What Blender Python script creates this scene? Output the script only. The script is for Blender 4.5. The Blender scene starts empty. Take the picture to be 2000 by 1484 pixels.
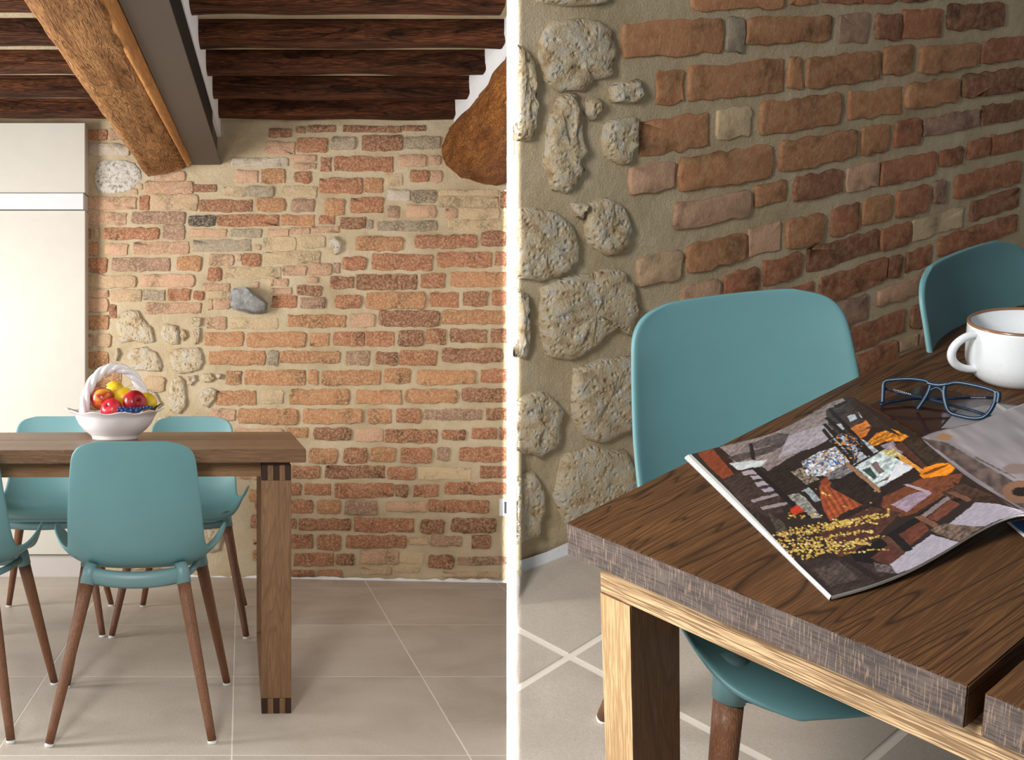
import bpy, bmesh, math, random
import numpy as np
from mathutils import Vector, Matrix, noise
random.seed(7)
# ------------------------------------------------------------------ camera, world, lights, exposure
SC = bpy.context.scene
CAM_H = .985; FPX = 2000.; PX, PY = 560., 727.      # eye height, focal length in pixels, principal point
cam = bpy.data.cameras.new('camera'); camo = bpy.data.objects.new('camera', cam)
SC.collection.objects.link(camo); SC.camera = camo
camo.location = (0, 0, CAM_H); camo.rotation_euler = (math.pi/2, 0, 0)
cam.sensor_fit = 'HORIZONTAL'; cam.sensor_width = 36; cam.lens = 36*FPX/2000
cam.shift_x = (1000-PX)/2000; cam.shift_y = (PY-742)/2000
cam.clip_start = .05; cam.clip_end = 60
SC.view_settings.view_transform = 'Standard'; SC.view_settings.look = 'None'
SC.view_settings.gamma = 1; SC.view_settings.use_curve_mapping = False
SC.view_settings.exposure = 0.0
W = bpy.data.worlds.new('world'); SC.world = W; W.use_nodes = True
W.node_tree.nodes['Background'].inputs[0].default_value = (.93, .97, 1, 1)
W.node_tree.nodes['Background'].inputs[1].default_value = .22
def area(name, loc, target, sx, sy, power, col=(1, 1, 1)):
    l = bpy.data.lights.new(name, 'AREA'); l.shape = 'RECTANGLE'; l.size = sx; l.size_y = sy; l.energy = power; l.color = col
    o = bpy.data.objects.new(name, l); SC.collection.objects.link(o); o.location = loc
    d = Vector(target)-Vector(loc); o.rotation_euler = d.to_track_quat('-Z', 'Y').to_euler()
    return o
area('window_light_left', (-2.5, 3.0, 1.15), (.1, 3.75, .75), .9, 1.2, 104, (1, .975, .94))
area('fill_light_front', (-2.3, .5, 1.5), (-.2, 4.2, .9), .6, .9, 13, (1, .98, .95))  # fill lamp added at front left for the near chair's back
area('added_light_close', (-.6, .6, 1.5), (.7, 2.1, .45), .35, .7, 38, (1, .97, .92))  # lamp added beside the camera to light the right room from the left
strip = area('added_partition_beam', (-.012, -.05, .985), ((998-PX)/FPX*2.55, 2.55, .95), .012, 1.9, 1.6, (1, 1, 1)); strip.data.spread = math.radians(1)  # added narrow beam at the camera, only keeps the dividing wall white
# ------------------------------------------------------------------ helpers
COL = SC.collection
RB = Matrix(((0.8250473033704046, -0.5512920213522913, -0.12399215456845789), (-0.27207324261525123, -0.19525133452380133, -0.9422595539550115), (0.49525054048839384, 0.8111436516178743, -0.3110833949055693)))
TB = Vector((0.4647561334384553, 0.9068047053142417, 1.5970532495256173))
# frame of the second corner (close-up set): room coordinates -> world
MB = Matrix.Identity(4)
for i, row in enumerate((RB[0], RB[2], -RB[1])):
    for j in range(3): MB[i][j] = row[j]
MB[0][3], MB[1][3], MB[2][3] = TB[0], TB[2], CAM_H-TB[1]
def rayA(u, v, n, d):           # point of the left room seen at u,v on plane n.X=d
    dr = Vector(((u-PX)/FPX, 1, -(v-PY)/FPX)); o = Vector((0, 0, CAM_H))
    return o+dr*((d-n.dot(o))/n.dot(dr))
def rayB(u, v, n, d):
    dc = Vector(((u-PX)/FPX, (v-PY)/FPX, 1)); RT = RB.transposed(); o = -(RT @ TB); dr = RT @ dc
    return o+dr*((d-n.dot(o))/n.dot(dr))
def zB(u, v, z): return rayB(u, v, Vector((0, 0, 1)), z)
CUTL, CUTR = (990.5-PX)/FPX, (1007.5-PX)/FPX     # the two rooms end at the faces of the dividing wall
def sideA(p): return CUTL*p[1]-p[0]              # >=0 inside left room (world coords)
def sideB(p): w = MB @ Vector(p); return w[0]-CUTR*w[1]
def clip_poly(P, f):
    out = []
    for i in range(len(P)):
        a, b = P[i], P[(i+1) % len(P)]; fa, fb = f(a), f(b)
        if fa >= 0: out.append(a)
        if fa*fb < 0: out.append(a+(b-a)*(fa/(fa-fb)))
    return out
def sr(r, g, b):
    f = lambda c: (c/255/12.92 if c/255 <= .04045 else ((c/255+.055)/1.055)**2.4)
    return (f(r), f(g), f(b), 1)
def obj(name, verts, faces, mat=None, parent=None, smooth=False, M=None):
    me = bpy.data.meshes.new(name); me.from_pydata([tuple(v) for v in verts], [], faces); me.update()
    return link(name, me, mat, parent, smooth, M)
def link(name, me, mat=None, parent=None, smooth=False, M=None):
    o = bpy.data.objects.new(name, me); COL.objects.link(o)
    if mat is not None:
        for m in (mat if isinstance(mat, (list, tuple)) else [mat]): me.materials.append(m)
    if smooth: me.polygons.foreach_set('use_smooth', [True]*len(me.polygons))
    if M is not None: o.matrix_world = M
    if parent is not None: o.parent = parent
    return o
def obm(name, bm, mat=None, parent=None, smooth=False, M=None):
    bmesh.ops.recalc_face_normals(bm, faces=bm.faces)
    me = bpy.data.meshes.new(name); bm.to_mesh(me); bm.free()
    return link(name, me, mat, parent, smooth, M)
def thing(name, label, cat, M=None, group=None):
    o = bpy.data.objects.new(name, None); COL.objects.link(o); o.empty_display_size = .05
    if M is not None: o.matrix_world = M
    return tag(o, label, cat, group)
def tag(o, label, cat, group=None):
    o['label'] = label; o['category'] = cat
    if group: o['group'] = group
    return o
def struct(o): o['kind'] = 'structure'; return o
def T(x, y, z): return Matrix.Translation((x, y, z))
def Rz(a): return Matrix.Rotation(a, 4, 'Z')
def box_bm(x0, y0, z0, x1, y1, z1, bev=.002, seg=2):
    bm = bmesh.new(); bmesh.ops.create_cube(bm, size=1)
    for v in bm.verts: v.co = Vector(((x0+x1)/2+v.co.x*(x1-x0), (y0+y1)/2+v.co.y*(y1-y0), (z0+z1)/2+v.co.z*(z1-z0)))
    if bev: bmesh.ops.bevel(bm, geom=list(bm.edges), offset=bev, segments=seg, affect='EDGES', clamp_overlap=True)
    return bm
def box(name, a, b, mat, parent=None, bev=.002, M=None): return obm(name, box_bm(*a, *b, bev=bev), mat, parent, False, M)
def lathe(prof, n=48, f=None):
    V = []; Fc = []
    for i, (r, z) in enumerate(prof):
        for k in range(n):
            a = 2*math.pi*k/n; rr, zz = (f(r, z, a, i) if f else (r, z)); V.append((rr*math.cos(a), rr*math.sin(a), zz))
    for i in range(len(prof)-1):
        for k in range(n): Fc.append((i*n+k, i*n+(k+1) % n, (i+1)*n+(k+1) % n, (i+1)*n+k))
    return V, Fc
def tube(pts, rad, n=12, closed=False, caps=True):
    P = [Vector(p) for p in pts]; V = []; Fc = []; m = len(P); up = None
    for i in range(m):
        d = (P[(i+1) % m]-P[i-1]) if closed else (P[min(i+1, m-1)]-P[max(i-1, 0)])
        d.normalize()
        if up is None: up = d.orthogonal().normalized()
        up = (up-d*up.dot(d)).normalized(); s = d.cross(up)
        r = rad[i] if isinstance(rad, (list, tuple)) else rad
        for k in range(n):
            a = 2*math.pi*k/n; V.append(P[i]+(up*math.cos(a)+s*math.sin(a))*r)
    for i in range(m if closed else m-1):
        j = (i+1) % m
        for k in range(n): Fc.append((i*n+k, i*n+(k+1) % n, j*n+(k+1) % n, j*n+k))
    if caps and not closed: Fc += [tuple(reversed(range(n))), tuple((m-1)*n+k for k in range(n))]
    return V, Fc
def cr(P, t):                   # Catmull-Rom through rows of equal-length tuples, t in 0..1
    n = len(P)-1; x = min(max(t, 0), 1)*n; i = min(int(x), n-1); u = x-i
    a, b, c, d = P[max(i-1, 0)], P[i], P[i+1], P[min(i+2, n)]
    return [.5*((2*q)+(-p+r)*u+(2*p-5*q+4*r-s)*u*u+(-p+3*q-3*r+s)*u**3) for p, q, r, s in zip(a, b, c, d)]
# ------------------------------------------------------------------ materials
class NT:
    def __init__(s, name, rough=.6, spec=.3):
        s.m = bpy.data.materials.new(name); s.m.use_nodes = True; s.t = s.m.node_tree; s.b = s.t.nodes['Principled BSDF']
        s.b.inputs['Roughness'].default_value = rough; s.b.inputs['Specular IOR Level'].default_value = spec
    def n(s, ty, **kw):
        o = s.t.nodes.new('ShaderNode'+ty)
        for k, v in kw.items():
            if hasattr(o, k): setattr(o, k, v)
        return o
    def l(s, a, b): s.t.links.new(a, b)
    def coord(s, scale=(1, 1, 1), rnd=0, rot=(0, 0, 0)):
        c = s.n('TexCoord'); m = s.n('Mapping'); m.inputs['Scale'].default_value = scale; m.inputs['Rotation'].default_value = rot; s.l(c.outputs['Object'], m.inputs['Vector'])
        if rnd:
            i = s.n('ObjectInfo'); k = s.n('Math', operation='MULTIPLY'); k.inputs[1].default_value = rnd; s.l(i.outputs['Random'], k.inputs[0]); s.l(k.outputs[0], m.inputs['Location'])
        return m.outputs[0]
    def noise(s, vec, sc, det=4, rough=.55, dist=0):
        o = s.n('TexNoise'); o.inputs['Scale'].default_value = sc; o.inputs['Detail'].default_value = det; o.inputs['Roughness'].default_value = rough; o.inputs['Distortion'].default_value = dist
        s.l(vec, o.inputs['Vector']); return o.outputs['Fac']
    def ramp(s, fac, stops):
        o = s.n('ValToRGB'); e = o.color_ramp.elements
        while len(e) < len(stops): e.new(.5)
        for el, (p, c) in zip(e, stops): el.position = p; el.color = c if len(c) == 4 else (*c, 1)
        s.l(fac, o.inputs[0]); return o.outputs[0]
    def mix(s, fac, a, b, mode='MIX'):
        o = s.n('Mix', data_type='RGBA', blend_type=mode)
        for v, i in ((fac, 0), (a, 6), (b, 7)):
            if isinstance(v, (int, float)): o.inputs[i].default_value = v
            elif isinstance(v, tuple): o.inputs[i].default_value = v
            else: s.l(v, o.inputs[i])
        return o.outputs[2]
    def math(s, op, a, b=0.):
        o = s.n('Math', operation=op)
        for v, i in ((a, 0), (b, 1)):
            if isinstance(v, (int, float)): o.inputs[i].default_value = v
            else: s.l(v, o.inputs[i])
        return o.outputs[0]
    def bump(s, h, dist, strength=1.):
        o = s.n('Bump'); o.inputs['Distance'].default_value = dist; o.inputs['Strength'].default_value = strength; s.l(h, o.inputs['Height']); s.l(o.outputs[0], s.b.inputs['Normal'])
    def col(s, c):
        if isinstance(c, tuple): s.b.inputs['Base Color'].default_value = c
        else: s.l(c, s.b.inputs['Base Color'])
        return s.m
def plain(name, c, rough=.5, spec=.4, bumpd=0, bsc=200):
    t = NT(name, rough, spec)
    v = t.coord(); f = t.noise(v, bsc, 3)
    if bumpd: t.bump(f, bumpd)
    c2 = tuple(min(1, x*.9) for x in c[:3])+(1,)
    return t.col(t.mix(t.noise(v, 12, 3), c, c2))
G2 = lambda v: (v, v, v, 1)
BR = {'r': (166, 106, 80), 'd': (140, 92, 72), 'o': (182, 128, 92), 'p': (202, 160, 134), 't': (198, 168, 138), 's': (206, 182, 148), 'g': (158, 146, 130), 'k': (70, 68, 68), 'w': (212, 200, 188), 'm': (160, 126, 110)}
def brick_mat(key, soft):
    t = NT('brick_'+key+('_soft' if soft else ''), .9, .12); v = t.coord(rnd=40)
    base = sr(*BR[key]); dk = sr(*[c*.68 for c in BR[key]]); lt = sr(*[c*.35+c2*.65 for c, c2 in zip(BR[key], (226, 200, 158))])
    c = t.ramp(t.noise(v, 11, 3), [(.3, dk), (.5, base), (.72, base)])
    hs = t.n('HueSaturation'); oi = t.n('ObjectInfo'); 
    mr = t.n('MapRange'); mr.inputs[3].default_value = .84; mr.inputs[4].default_value = 1.12; t.l(oi.outputs['Random'], mr.inputs[0]); t.l(mr.outputs[0], hs.inputs['Value']); t.l(c, hs.inputs['Color'])
    dust = t.ramp(t.noise(v, 95 if not soft else 45, 5, .7), [(.43, G2(0.06)), (.64, G2(.9 if not soft else .45))])
    c2 = t.mix(dust, hs.outputs[0], lt)
    f = t.math('ADD', t.noise(v, 110, 6, .7), t.math('MULTIPLY', t.noise(v, 28, 3), 1.2))
    t.bump(f, .007 if not soft else .004, .9)
    return t.col(c2)
BM = {(k, s): brick_mat(k, s) for k in BR for s in (0, 1)}
def mortar_mat(soft=0):
    t = NT('mortar', .95, .1); v = t.coord()
    c = t.ramp(t.noise(v, 5, 4), [(.3, sr(190, 170, 138)), (.5, sr(208, 190, 158)), (.72, sr(218, 202, 174))])
    c = t.mix(t.ramp(t.noise(v, 240, 3, .7), [(.36, G2(.35)), (.5, G2(0))]), c, sr(176, 152, 114))
    f = t.math('ADD', t.noise(v, 170, 5, .7), t.noise(v, 40, 3))
    t.bump(f, .0065, .9); return t.col(c)
M_MORT = mortar_mat()
def stone_mat(name, cols, sc, pit=1.):
    t = NT(name, .92, .12); v = t.coord(rnd=9)
    c = t.ramp(t.noise(v, sc, 6, .65), [(.32, sr(*cols[0])), (.48, sr(*cols[1])), (.62, sr(*cols[2])), (.8, sr(*cols[1]))])
    vo = t.n('TexVoronoi'); vo.inputs['Scale'].default_value = sc*2.2; t.l(v, vo.inputs['Vector'])
    pits = t.ramp(vo.outputs['Distance'], [(.0, G2(0)), (.42, G2(1))])
    t.bump(t.math('ADD', t.math('MULTIPLY', pits, .8*pit), t.noise(v, sc*3, 5, .7)), .011*pit, .9)
    return t.col(c)
M_STONE = stone_mat('travertine_stone', ((170, 142, 108), (214, 196, 164), (206, 200, 188)), 26)
M_GRAN = stone_mat('granite_stone', ((120, 112, 104), (206, 200, 190), (226, 220, 210)), 60, .5)
M_SLATE = stone_mat('grey_rock', ((104, 104, 103), (142, 142, 140), (166, 166, 164)), 22, .35)
def tile_mat():
    t = NT('floor_tile', .5, .35); v = t.coord(rnd=17)
    c = t.ramp(t.noise(v, 2.6, 6, .6, .8), [(.25, sr(176, 165, 154)), (.5, sr(194, 184, 173)), (.78, sr(206, 198, 188))])
    c = t.mix(t.ramp(t.noise(v, 260, 2), [(.4, G2(.25)), (.55, G2(0))]), c, sr(160, 148, 136))
    t.bump(t.noise(v, 120, 4), .0006); return t.col(c)
M_TILE = tile_mat(); M_GROUT = plain('grout', sr(236, 228, 218), .9, .1)
M_WPAINT = plain('white_lacquer', sr(208, 204, 194), .4, .4)
M_WPANEL = plain('white_rail', sr(222, 223, 226), .35, .4)
M_PLINTH = plain('white_plinth', sr(200, 194, 190), .5, .3)
M_PLASTER = plain('white_plaster', sr(236, 238, 242), .9, .1, .002, 60)
M_PART = plain('white_wall_paint', sr(253, 253, 253), .9, .0)
def wood(name, dark, mid, light, axis=0, ring=34, rough=.5, pore=.55, rs=1., dist=1.6, bump=.0008, spec=.35, st=.5):
    t = NT(name, rough, spec); sc = [1, 1, 1]; sc[axis] = .11
    v = t.coord(tuple(s*rs for s in sc), rnd=5)
    w = t.noise(v, 5.5, 3, .5, dist)
    rings = t.math('FRACT', t.math('MULTIPLY', w, ring))
    tri = t.math('ABSOLUTE', t.math('SUBTRACT', rings, .5))
    c = t.ramp(t.noise(v, 9, 4), [(.3, mid), (.7, light)])
    line = t.ramp(tri, [(.0, G2(pore)), (.2, G2(0))])
    sc2 = [520, 520, 520]; sc2[axis] = 16
    vf = t.coord(tuple(sc2), rnd=3); fine = t.noise(vf, 1, 2, .5)
    streak = t.ramp(fine, [(.44, G2(.75)), (.56, G2(0))])
    c = t.mix(t.math('MAXIMUM', t.math('MULTIPLY', line, .9), t.math('MULTIPLY', streak, st)), c, dark)
    if bump: t.bump(t.math('SUBTRACT', 0., t.math('ADD', streak, line)), bump, .7)
    return t.col(c)
OAKD, OAKM, OAKL = sr(38, 24, 14), sr(88, 58, 34), sr(108, 74, 45)
M_OAKX = wood('smoked_oak_top', OAKD, OAKM, OAKL, 0, ring=26, rough=.55, pore=.95, dist=1.1, spec=.25)
M_OAKXA = wood('smoked_oak_long', sr(72, 48, 32), sr(112, 82, 57), sr(134, 101, 72), 0, rough=.36)
M_OAKZ = wood('smoked_oak_leg', sr(70, 48, 32), sr(122, 90, 62), sr(142, 107, 75), 2, ring=22)
M_OAKLIT = wood('lit_oak_leg', sr(172, 132, 88), sr(214, 176, 128), sr(232, 200, 154), 2, ring=12, pore=.35, st=.9)
M_OAKLY = wood('light_oak_rail', sr(104, 72, 44), sr(216, 180, 136), sr(232, 200, 158), 1, ring=14, pore=.5, st=1.)
M_OAKB = wood('raw_oak_lining', sr(100, 70, 44), sr(150, 112, 76), sr(170, 130, 90), 0, ring=16)
M_FIN = plain('oak_end_finger', sr(58, 40, 30), .6, .2)
def endgrain():
    t = NT('oak_end_grain', .55, .3); v = t.coord(rnd=3)
    a = t.noise(t.coord((1, 620, 45), rnd=3, rot=(.12, 0, 0)), 1, 2, .5)
    b = t.noise(t.coord((1, 26, 520), rnd=5, rot=(.3, 0, 0)), 1, 2, .5, .0)
    c = t.ramp(t.noise(v, 14, 4), [(.3, sr(88, 80, 78)), (.7, sr(118, 106, 100))])
    c = t.mix(t.ramp(b, [(.42, G2(.65)), (.54, G2(0))]), c, sr(66, 58, 56))
    c = t.mix(t.ramp(a, [(.55, G2(0)), (.66, G2(.6))]), c, sr(168, 142, 122))
    t.bump(a, .0003); return t.col(c)
M_END = endgrain()
M_JOIST = wood('dark_joist', sr(12, 7, 5), sr(62, 35, 22), sr(128, 78, 50), 0, ring=5, rough=.8, pore=1., bump=.006, rs=2.4, st=.9, spec=.15)
M_BEAM = wood('old_oak_beam', sr(70, 40, 20), sr(156, 106, 62), sr(206, 152, 96), 1, ring=6, rough=.75, pore=1., bump=.005, dist=4, rs=2., st=.7, spec=.2)
M_LITWOOD = wood('orange_wood_lit_edge', sr(120, 70, 34), sr(196, 132, 70), sr(222, 164, 98), 1, ring=5, rough=.7, bump=.003)
M_LOG = wood('stained_log', sr(34, 17, 7), sr(136, 78, 34), sr(206, 134, 66), 1, ring=7, rough=.6, pore=.9, bump=.008, dist=6, rs=3., st=.8, spec=.25)
M_STEEL = plain('grey_steel', sr(84, 74, 66), .55, .3, .0004, 300)
M_BLACKST = plain('black_steel', sr(28, 26, 25), .6, .3)
M_TEAL = plain('teal_shell_plastic', sr(101, 147, 153), .42, .45, .00008, 900)
M_TEALD = plain('teal_frame_plastic', sr(106, 142, 147), .4, .45)
M_WAL = wood('walnut_leg', sr(74, 48, 34), sr(118, 78, 54), sr(134, 92, 66), 2, ring=9, rough=.45, pore=.4)
M_PAD = plain('clear_foot_pad', sr(226, 226, 222), .4, .4)
M_CER = plain('white_ceramic', sr(240, 238, 242), .18, .5)
M_OUT = plain('white_switch_plastic', sr(236, 238, 240), .4, .4); M_OUTB = plain('black_switch', sr(30, 30, 32), .4, .4)
# ------------------------------------------------------------------ masonry: every brick traced in wall coordinates
S = 1/4.4444
ZB = {  # view window origin : bricks as x0 y0 x1 y1 colour inside that window
 (150, 230): '''100 110 265 190 r;275 100 400 190 p;105 230 460 330 w;470 620 525 665 t;530 575 570 620 t;670 470 940 545 p;590 555 1010 660 p;1015 585 1210 640 d;90 690 515 795 p;545 680 625 800 r;640 670 1050 800 t;
1340 355 1835 420 w;1375 460 1570 565 p;1600 450 1805 570 o;1275 600 1470 685 s;1475 600 1710 685 g;1070 715 1525 815 d;1565 705 1805 810 o;95 825 430 930 p;480 820 940 920 m;970 850 1200 940 k;1220 845 1750 940 r;
95 965 120 1050 d;165 965 190 1050 t;235 955 710 1055 r;750 935 935 1050 m;985 970 1300 1035 p;1340 970 1600 1035 g;1660 970 1835 1030 p;100 1080 185 1195 o;245 1095 440 1190 p;495 1080 970 1180 p;1010 1060 1515 1160 g;1540 1105 1590 1145 t;1620 1040 1900 1150 s;
90 1215 260 1340 r;310 1215 805 1330 m;870 1205 1080 1325 o;1150 1190 1355 1285 p;1380 1185 1420 1240 t;1440 1180 1590 1285 r;1620 1160 2110 1270 s;1140 1305 1255 1415 r;1280 1295 1770 1395 s;1670 170 1860 100 d;1640 215 1890 320 p''',
 (560, 230): '''68 470 210 565 r;-37 595 260 690 s;43 710 235 820 m;-47 845 240 935 o;30 955 195 1010 p;210 945 450 1000 p;103 1025 335 1130 s;-32 1285 165 1370 p;190 1265 385 1365 p;415 1260 455 1345 m;480 1210 685 1320 r;
80 80 160 130 d;180 70 420 125 d;490 75 990 125 d;1000 70 1200 112 d;90 180 350 300 r;380 170 595 280 g;650 155 1000 285 d;1020 165 1330 270 g;35 328 250 380 p;295 345 385 465 r;415 340 925 465 r;970 325 1210 425 p;1245 330 1330 410 p;60 400 250 445 p;
285 525 655 655 r;680 525 830 645 o;855 490 1005 585 s;1070 460 1230 560 r;1245 460 1340 560 p;870 630 1070 720 w;1085 630 1290 740 g;1320 630 1840 672 s;1320 685 1840 775 s;1860 640 1912 780 d;330 705 500 850 o;555 695 835 825 r;875 770 975 870 m;
1040 760 1290 870 p;1380 790 1470 870 p;1500 785 1845 880 s;285 850 410 925 r;465 865 685 960 d;695 890 740 960 g;790 900 1300 980 g;1400 890 1870 975 s;1880 850 1912 960 s;595 1035 1010 1155 o;1115 1020 1650 1130 r;1690 990 1905 1115 d;
740 1185 1265 1320 r;1310 1170 1780 1295 r;1810 1170 1912 1285 r;380 1380 580 1480 d;605 1360 1125 1490 d;1165 1350 1370 1480 r;1425 1340 1912 1465 o;185 1385 265 1430 p''',
 (150, 540): '''85 -5 515 95 t;550 -15 1020 85 p;1100 60 1325 125 p;1540 50 1575 100 p;1650 30 1700 80 s;1710 20 1830 80 p;1120 130 1330 180 s;90 120 275 180 p;295 115 560 215 t;575 120 760 205 g;790 110 980 205 r;1015 130 1100 200 r;90 190 270 310 p;
600 230 1075 320 p;1130 200 1175 285 t;1185 195 1330 280 p;1690 100 1860 155 p;1700 165 1905 270 r;90 335 275 460 o;290 250 345 360 d;90 505 140 620 p;165 500 295 610 t;90 655 275 800 o;150 830 380 960 o;580 870 765 1000 t;1130 350 1300 455 p;1340 360 1745 455 s;
1830 335 2335 440 o;1110 480 1440 600 o;1480 485 1985 610 o;1150 645 1635 765 o;1655 645 1745 770 g;1765 650 2280 750 o;1300 820 1425 935 o;1460 815 1985 940 o;1215 990 1555 1115 o;1600 985 1790 1100 s;1850 980 2360 1110 o;1160 1150 1375 1250 p;1400 1150 1920 1280 o;
1110 1320 1330 1400 t;1370 1320 1790 1420 p;90 990 260 1110 p;90 1150 300 1270 o;330 1150 560 1260 p;90 1310 420 1420 p''',
 (560, 540): '''90 80 300 165 d;120 180 330 280 m;420 160 640 275 r;685 135 1205 280 o;1245 140 1490 265 r;1530 130 1745 255 d;1780 125 1912 250 r;550 325 760 440 p;800 300 1325 430 d;1350 295 1895 415 o;200 490 365 600 o;405 480 670 600 r;680 480 930 600 r;970 470 1180 605 d;
1210 460 1380 585 r;1420 460 1735 570 d;1775 455 1912 575 d;520 645 715 770 m;775 655 965 765 d;985 645 1300 770 r;1350 625 1880 745 d;190 815 270 935 o;305 815 815 940 o;850 800 1070 925 o;1130 815 1640 935 o;1685 805 1912 920 r;605 985 995 1105 o;
1030 980 1480 1095 o;1520 970 1912 1085 d;138 1150 660 1275 o;705 1155 905 1275 o;950 1150 1160 1270 r;1190 1155 1690 1240 m;1730 1145 1912 1245 d;0 1310 180 1400 o;235 1315 560 1420 d;600 1320 835 1430 p;855 1325 1305 1440 r;1350 1330 1550 1415 r;1610 1315 1820 1410 r;1850 1310 1912 1415 r''',
 (560, 840): '''190 160 435 285 o;500 155 695 285 r;725 150 940 275 o;985 150 1255 285 r;1305 150 1410 260 m;1500 150 1912 270 r;45 310 285 415 r;340 310 850 415 d;880 320 1115 425 r;1140 325 1600 425 s;1680 310 1912 415 d;-40 460 120 560 r;160 465 380 560 r;
415 465 930 580 r;945 475 1050 575 d;1105 475 1310 575 r;1380 455 1905 555 r;20 605 220 715 r;265 610 465 720 o;510 615 785 735 m;870 620 1210 705 p;1230 610 1755 710 r;-60 770 80 850 r;105 770 555 865 r;585 765 1105 885 r;1165 775 1370 895 d;1430 765 1820 885 d;
45 905 225 1025 r;265 910 470 1035 r;515 915 1040 1020 r;1070 930 1220 990 t;1250 920 1520 1005 m;1605 910 1765 1030 d;70 1070 405 1175 r;430 1075 585 1165 d;640 1045 965 1160 p;980 1065 1185 1155 s;1230 1085 1450 1195 d;1485 1100 1908 1165 m;
40 1215 230 1265 r;270 1215 475 1265 r;650 1190 900 1250 t;930 1170 1150 1230 s;1350 1230 1850 1275 t;
-320 520 -120 620 o;-90 480 10 590 r;-270 600 -60 690 r;-310 740 -130 850 r;-290 880 -110 990 p;-60 930 10 1020 r;-290 1040 -130 1130 o;-110 1040 20 1130 p;-640 160 -420 270 t;-390 160 -60 270 o;-40 150 150 270 p;-420 320 -220 420 p;-190 320 10 420 r'''}
BRICKS = []
for (ox, oy), txt in ZB.items():
    for it in txt.replace('\n', '').split(';'):
        a = it.split()
        if len(a) == 5:
            x0, y0, x1, y1 = [float(q) for q in a[:4]]
            if y0 > y1: y0, y1 = y1, y0
            BRICKS.append((ox+x0*S, oy+y0*S, ox+x1*S, oy+y1*S, a[4]))
STONES_A = [  # outline polygons in wall picture coordinates
 ('g', [(190, 318), (205, 313), (240, 312), (262, 318), (275, 335), (276, 350), (262, 366), (240, 376), (205, 378), (190, 370), (183, 350)]),
 ('s', [(230, 615), (250, 605), (270, 607), (285, 630), (298, 640), (303, 668), (285, 672), (262, 665), (235, 670), (226, 640)]),
 ('s', [(316, 640), (322, 632), (345, 636), (352, 655), (350, 672), (338, 674), (322, 666), (314, 652)]),
 ('s', [(354, 642), (363, 645), (366, 660), (358, 666), (352, 655)]), ('s', [(374, 620), (394, 620), (394, 638), (376, 638)]), ('s', [(376, 642), (392, 640), (390, 668), (382, 672)]),
 ('s', [(248, 692), (262, 680), (285, 676), (305, 688), (318, 710), (314, 726), (290, 724), (262, 722), (250, 708)]),
 ('s', [(332, 690), (342, 680), (365, 680), (388, 678), (396, 690), (398, 708), (392, 722), (372, 728), (350, 730), (336, 720), (331, 705)]),
 ('s', [(334, 740), (350, 734), (362, 742), (365, 775), (364, 796), (352, 808), (336, 806), (328, 790), (331, 762)]),
 ('s', [(366, 735), (382, 733), (386, 742), (374, 752), (366, 750)]), ('s', [(394, 730), (412, 729), (420, 738), (414, 746), (398, 746)]), ('s', [(422, 730), (434, 730), (432, 740), (424, 738)]),
 ('s', [(392, 764), (412, 756), (424, 762), (422, 778), (408, 796), (396, 792), (388, 778)]),
 ('s', [(641, 468), (655, 462), (668, 472), (668, 490), (656, 498), (643, 492)]),
 ('s', [(232, 760), (260, 750), (300, 760), (318, 790), (300, 806), (250, 800)]), ('s', [(235, 690), (228, 705), (222, 694), (230, 680)]),
 ('s', [(310, 815), (332, 812), (345, 830), (330, 850), (306, 846)]), ('s', [(404, 1010), (425, 1000), (440, 1030), (430, 1075), (408, 1080)]), ('s', [(360, 880), (400, 870), (420, 900), (400, 940), (365, 930)]), ('s', [(250, 880), (320, 870), (340, 920), (300, 960), (246, 940)]), ('s', [(200, 960), (240, 950), (260, 1000), (230, 1060), (195, 1040)]), ('s', [(290, 980), (350, 960), (390, 1000), (370, 1060), (300, 1050)]), ('s', [(230, 1080), (300, 1070), (380, 1080), (390, 1110), (240, 1112)])]
STONES_B = [
 ([(1055, 70), (1075, 42), (1120, 35), (1165, 38), (1192, 65), (1197, 110), (1188, 150), (1150, 160), (1140, 178), (1090, 178), (1060, 160), (1050, 110)]),
 ([(1085, 190), (1120, 180), (1130, 230), (1135, 300), (1128, 350), (1110, 380), (1075, 372), (1062, 320), (1064, 250)]),
 ([(1190, 165), (1240, 155), (1250, 185), (1230, 205), (1192, 198)]), ([(1145, 195), (1168, 190), (1168, 215), (1150, 235), (1138, 222)]),
 ([(1180, 240), (1225, 225), (1245, 235), (1235, 290), (1215, 325), (1180, 310), (1170, 270)]),
 ([(1000, 85), (1025, 95), (1040, 150), (1045, 220), (1038, 275), (1000, 272)]),
 ([(1000, 410), (1035, 400), (1080, 412), (1115, 440), (1128, 500), (1105, 535), (1050, 548), (1000, 540)]),
 ([(1145, 400), (1185, 385), (1215, 400), (1228, 450), (1218, 490), (1180, 500), (1150, 480), (1138, 440)]),
 ([(1055, 560), (1110, 540), (1160, 530), (1205, 522), (1235, 550), (1246, 600), (1235, 655), (1200, 640), (1150, 680), (1110, 705), (1065, 690), (1052, 620)]),
 ([(1120, 720), (1180, 700), (1235, 695), (1248, 740), (1240, 830), (1180, 865), (1130, 850), (1112, 790)]),
 ([(1095, 890), (1150, 870), (1215, 880), (1245, 930), (1240, 1010), (1190, 1060), (1110, 1040), (1080, 970)]),
 ([(1000, 560), (1025, 570), (1032, 640), (1020, 700), (1000, 700)]), ([(1005, 780), (1060, 760), (1100, 800), (1095, 870), (1050, 890), (1003, 880)]),
 ([(1003, 930), (1040, 920), (1060, 970), (1050, 1040), (1003, 1060)]), ([(1040, -30), (1110, -40), (1190, -20), (1180, 8), (1100, 14), (1045, 5)]), ([(1110, 400), (1135, 395), (1130, 430)])]
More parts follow.
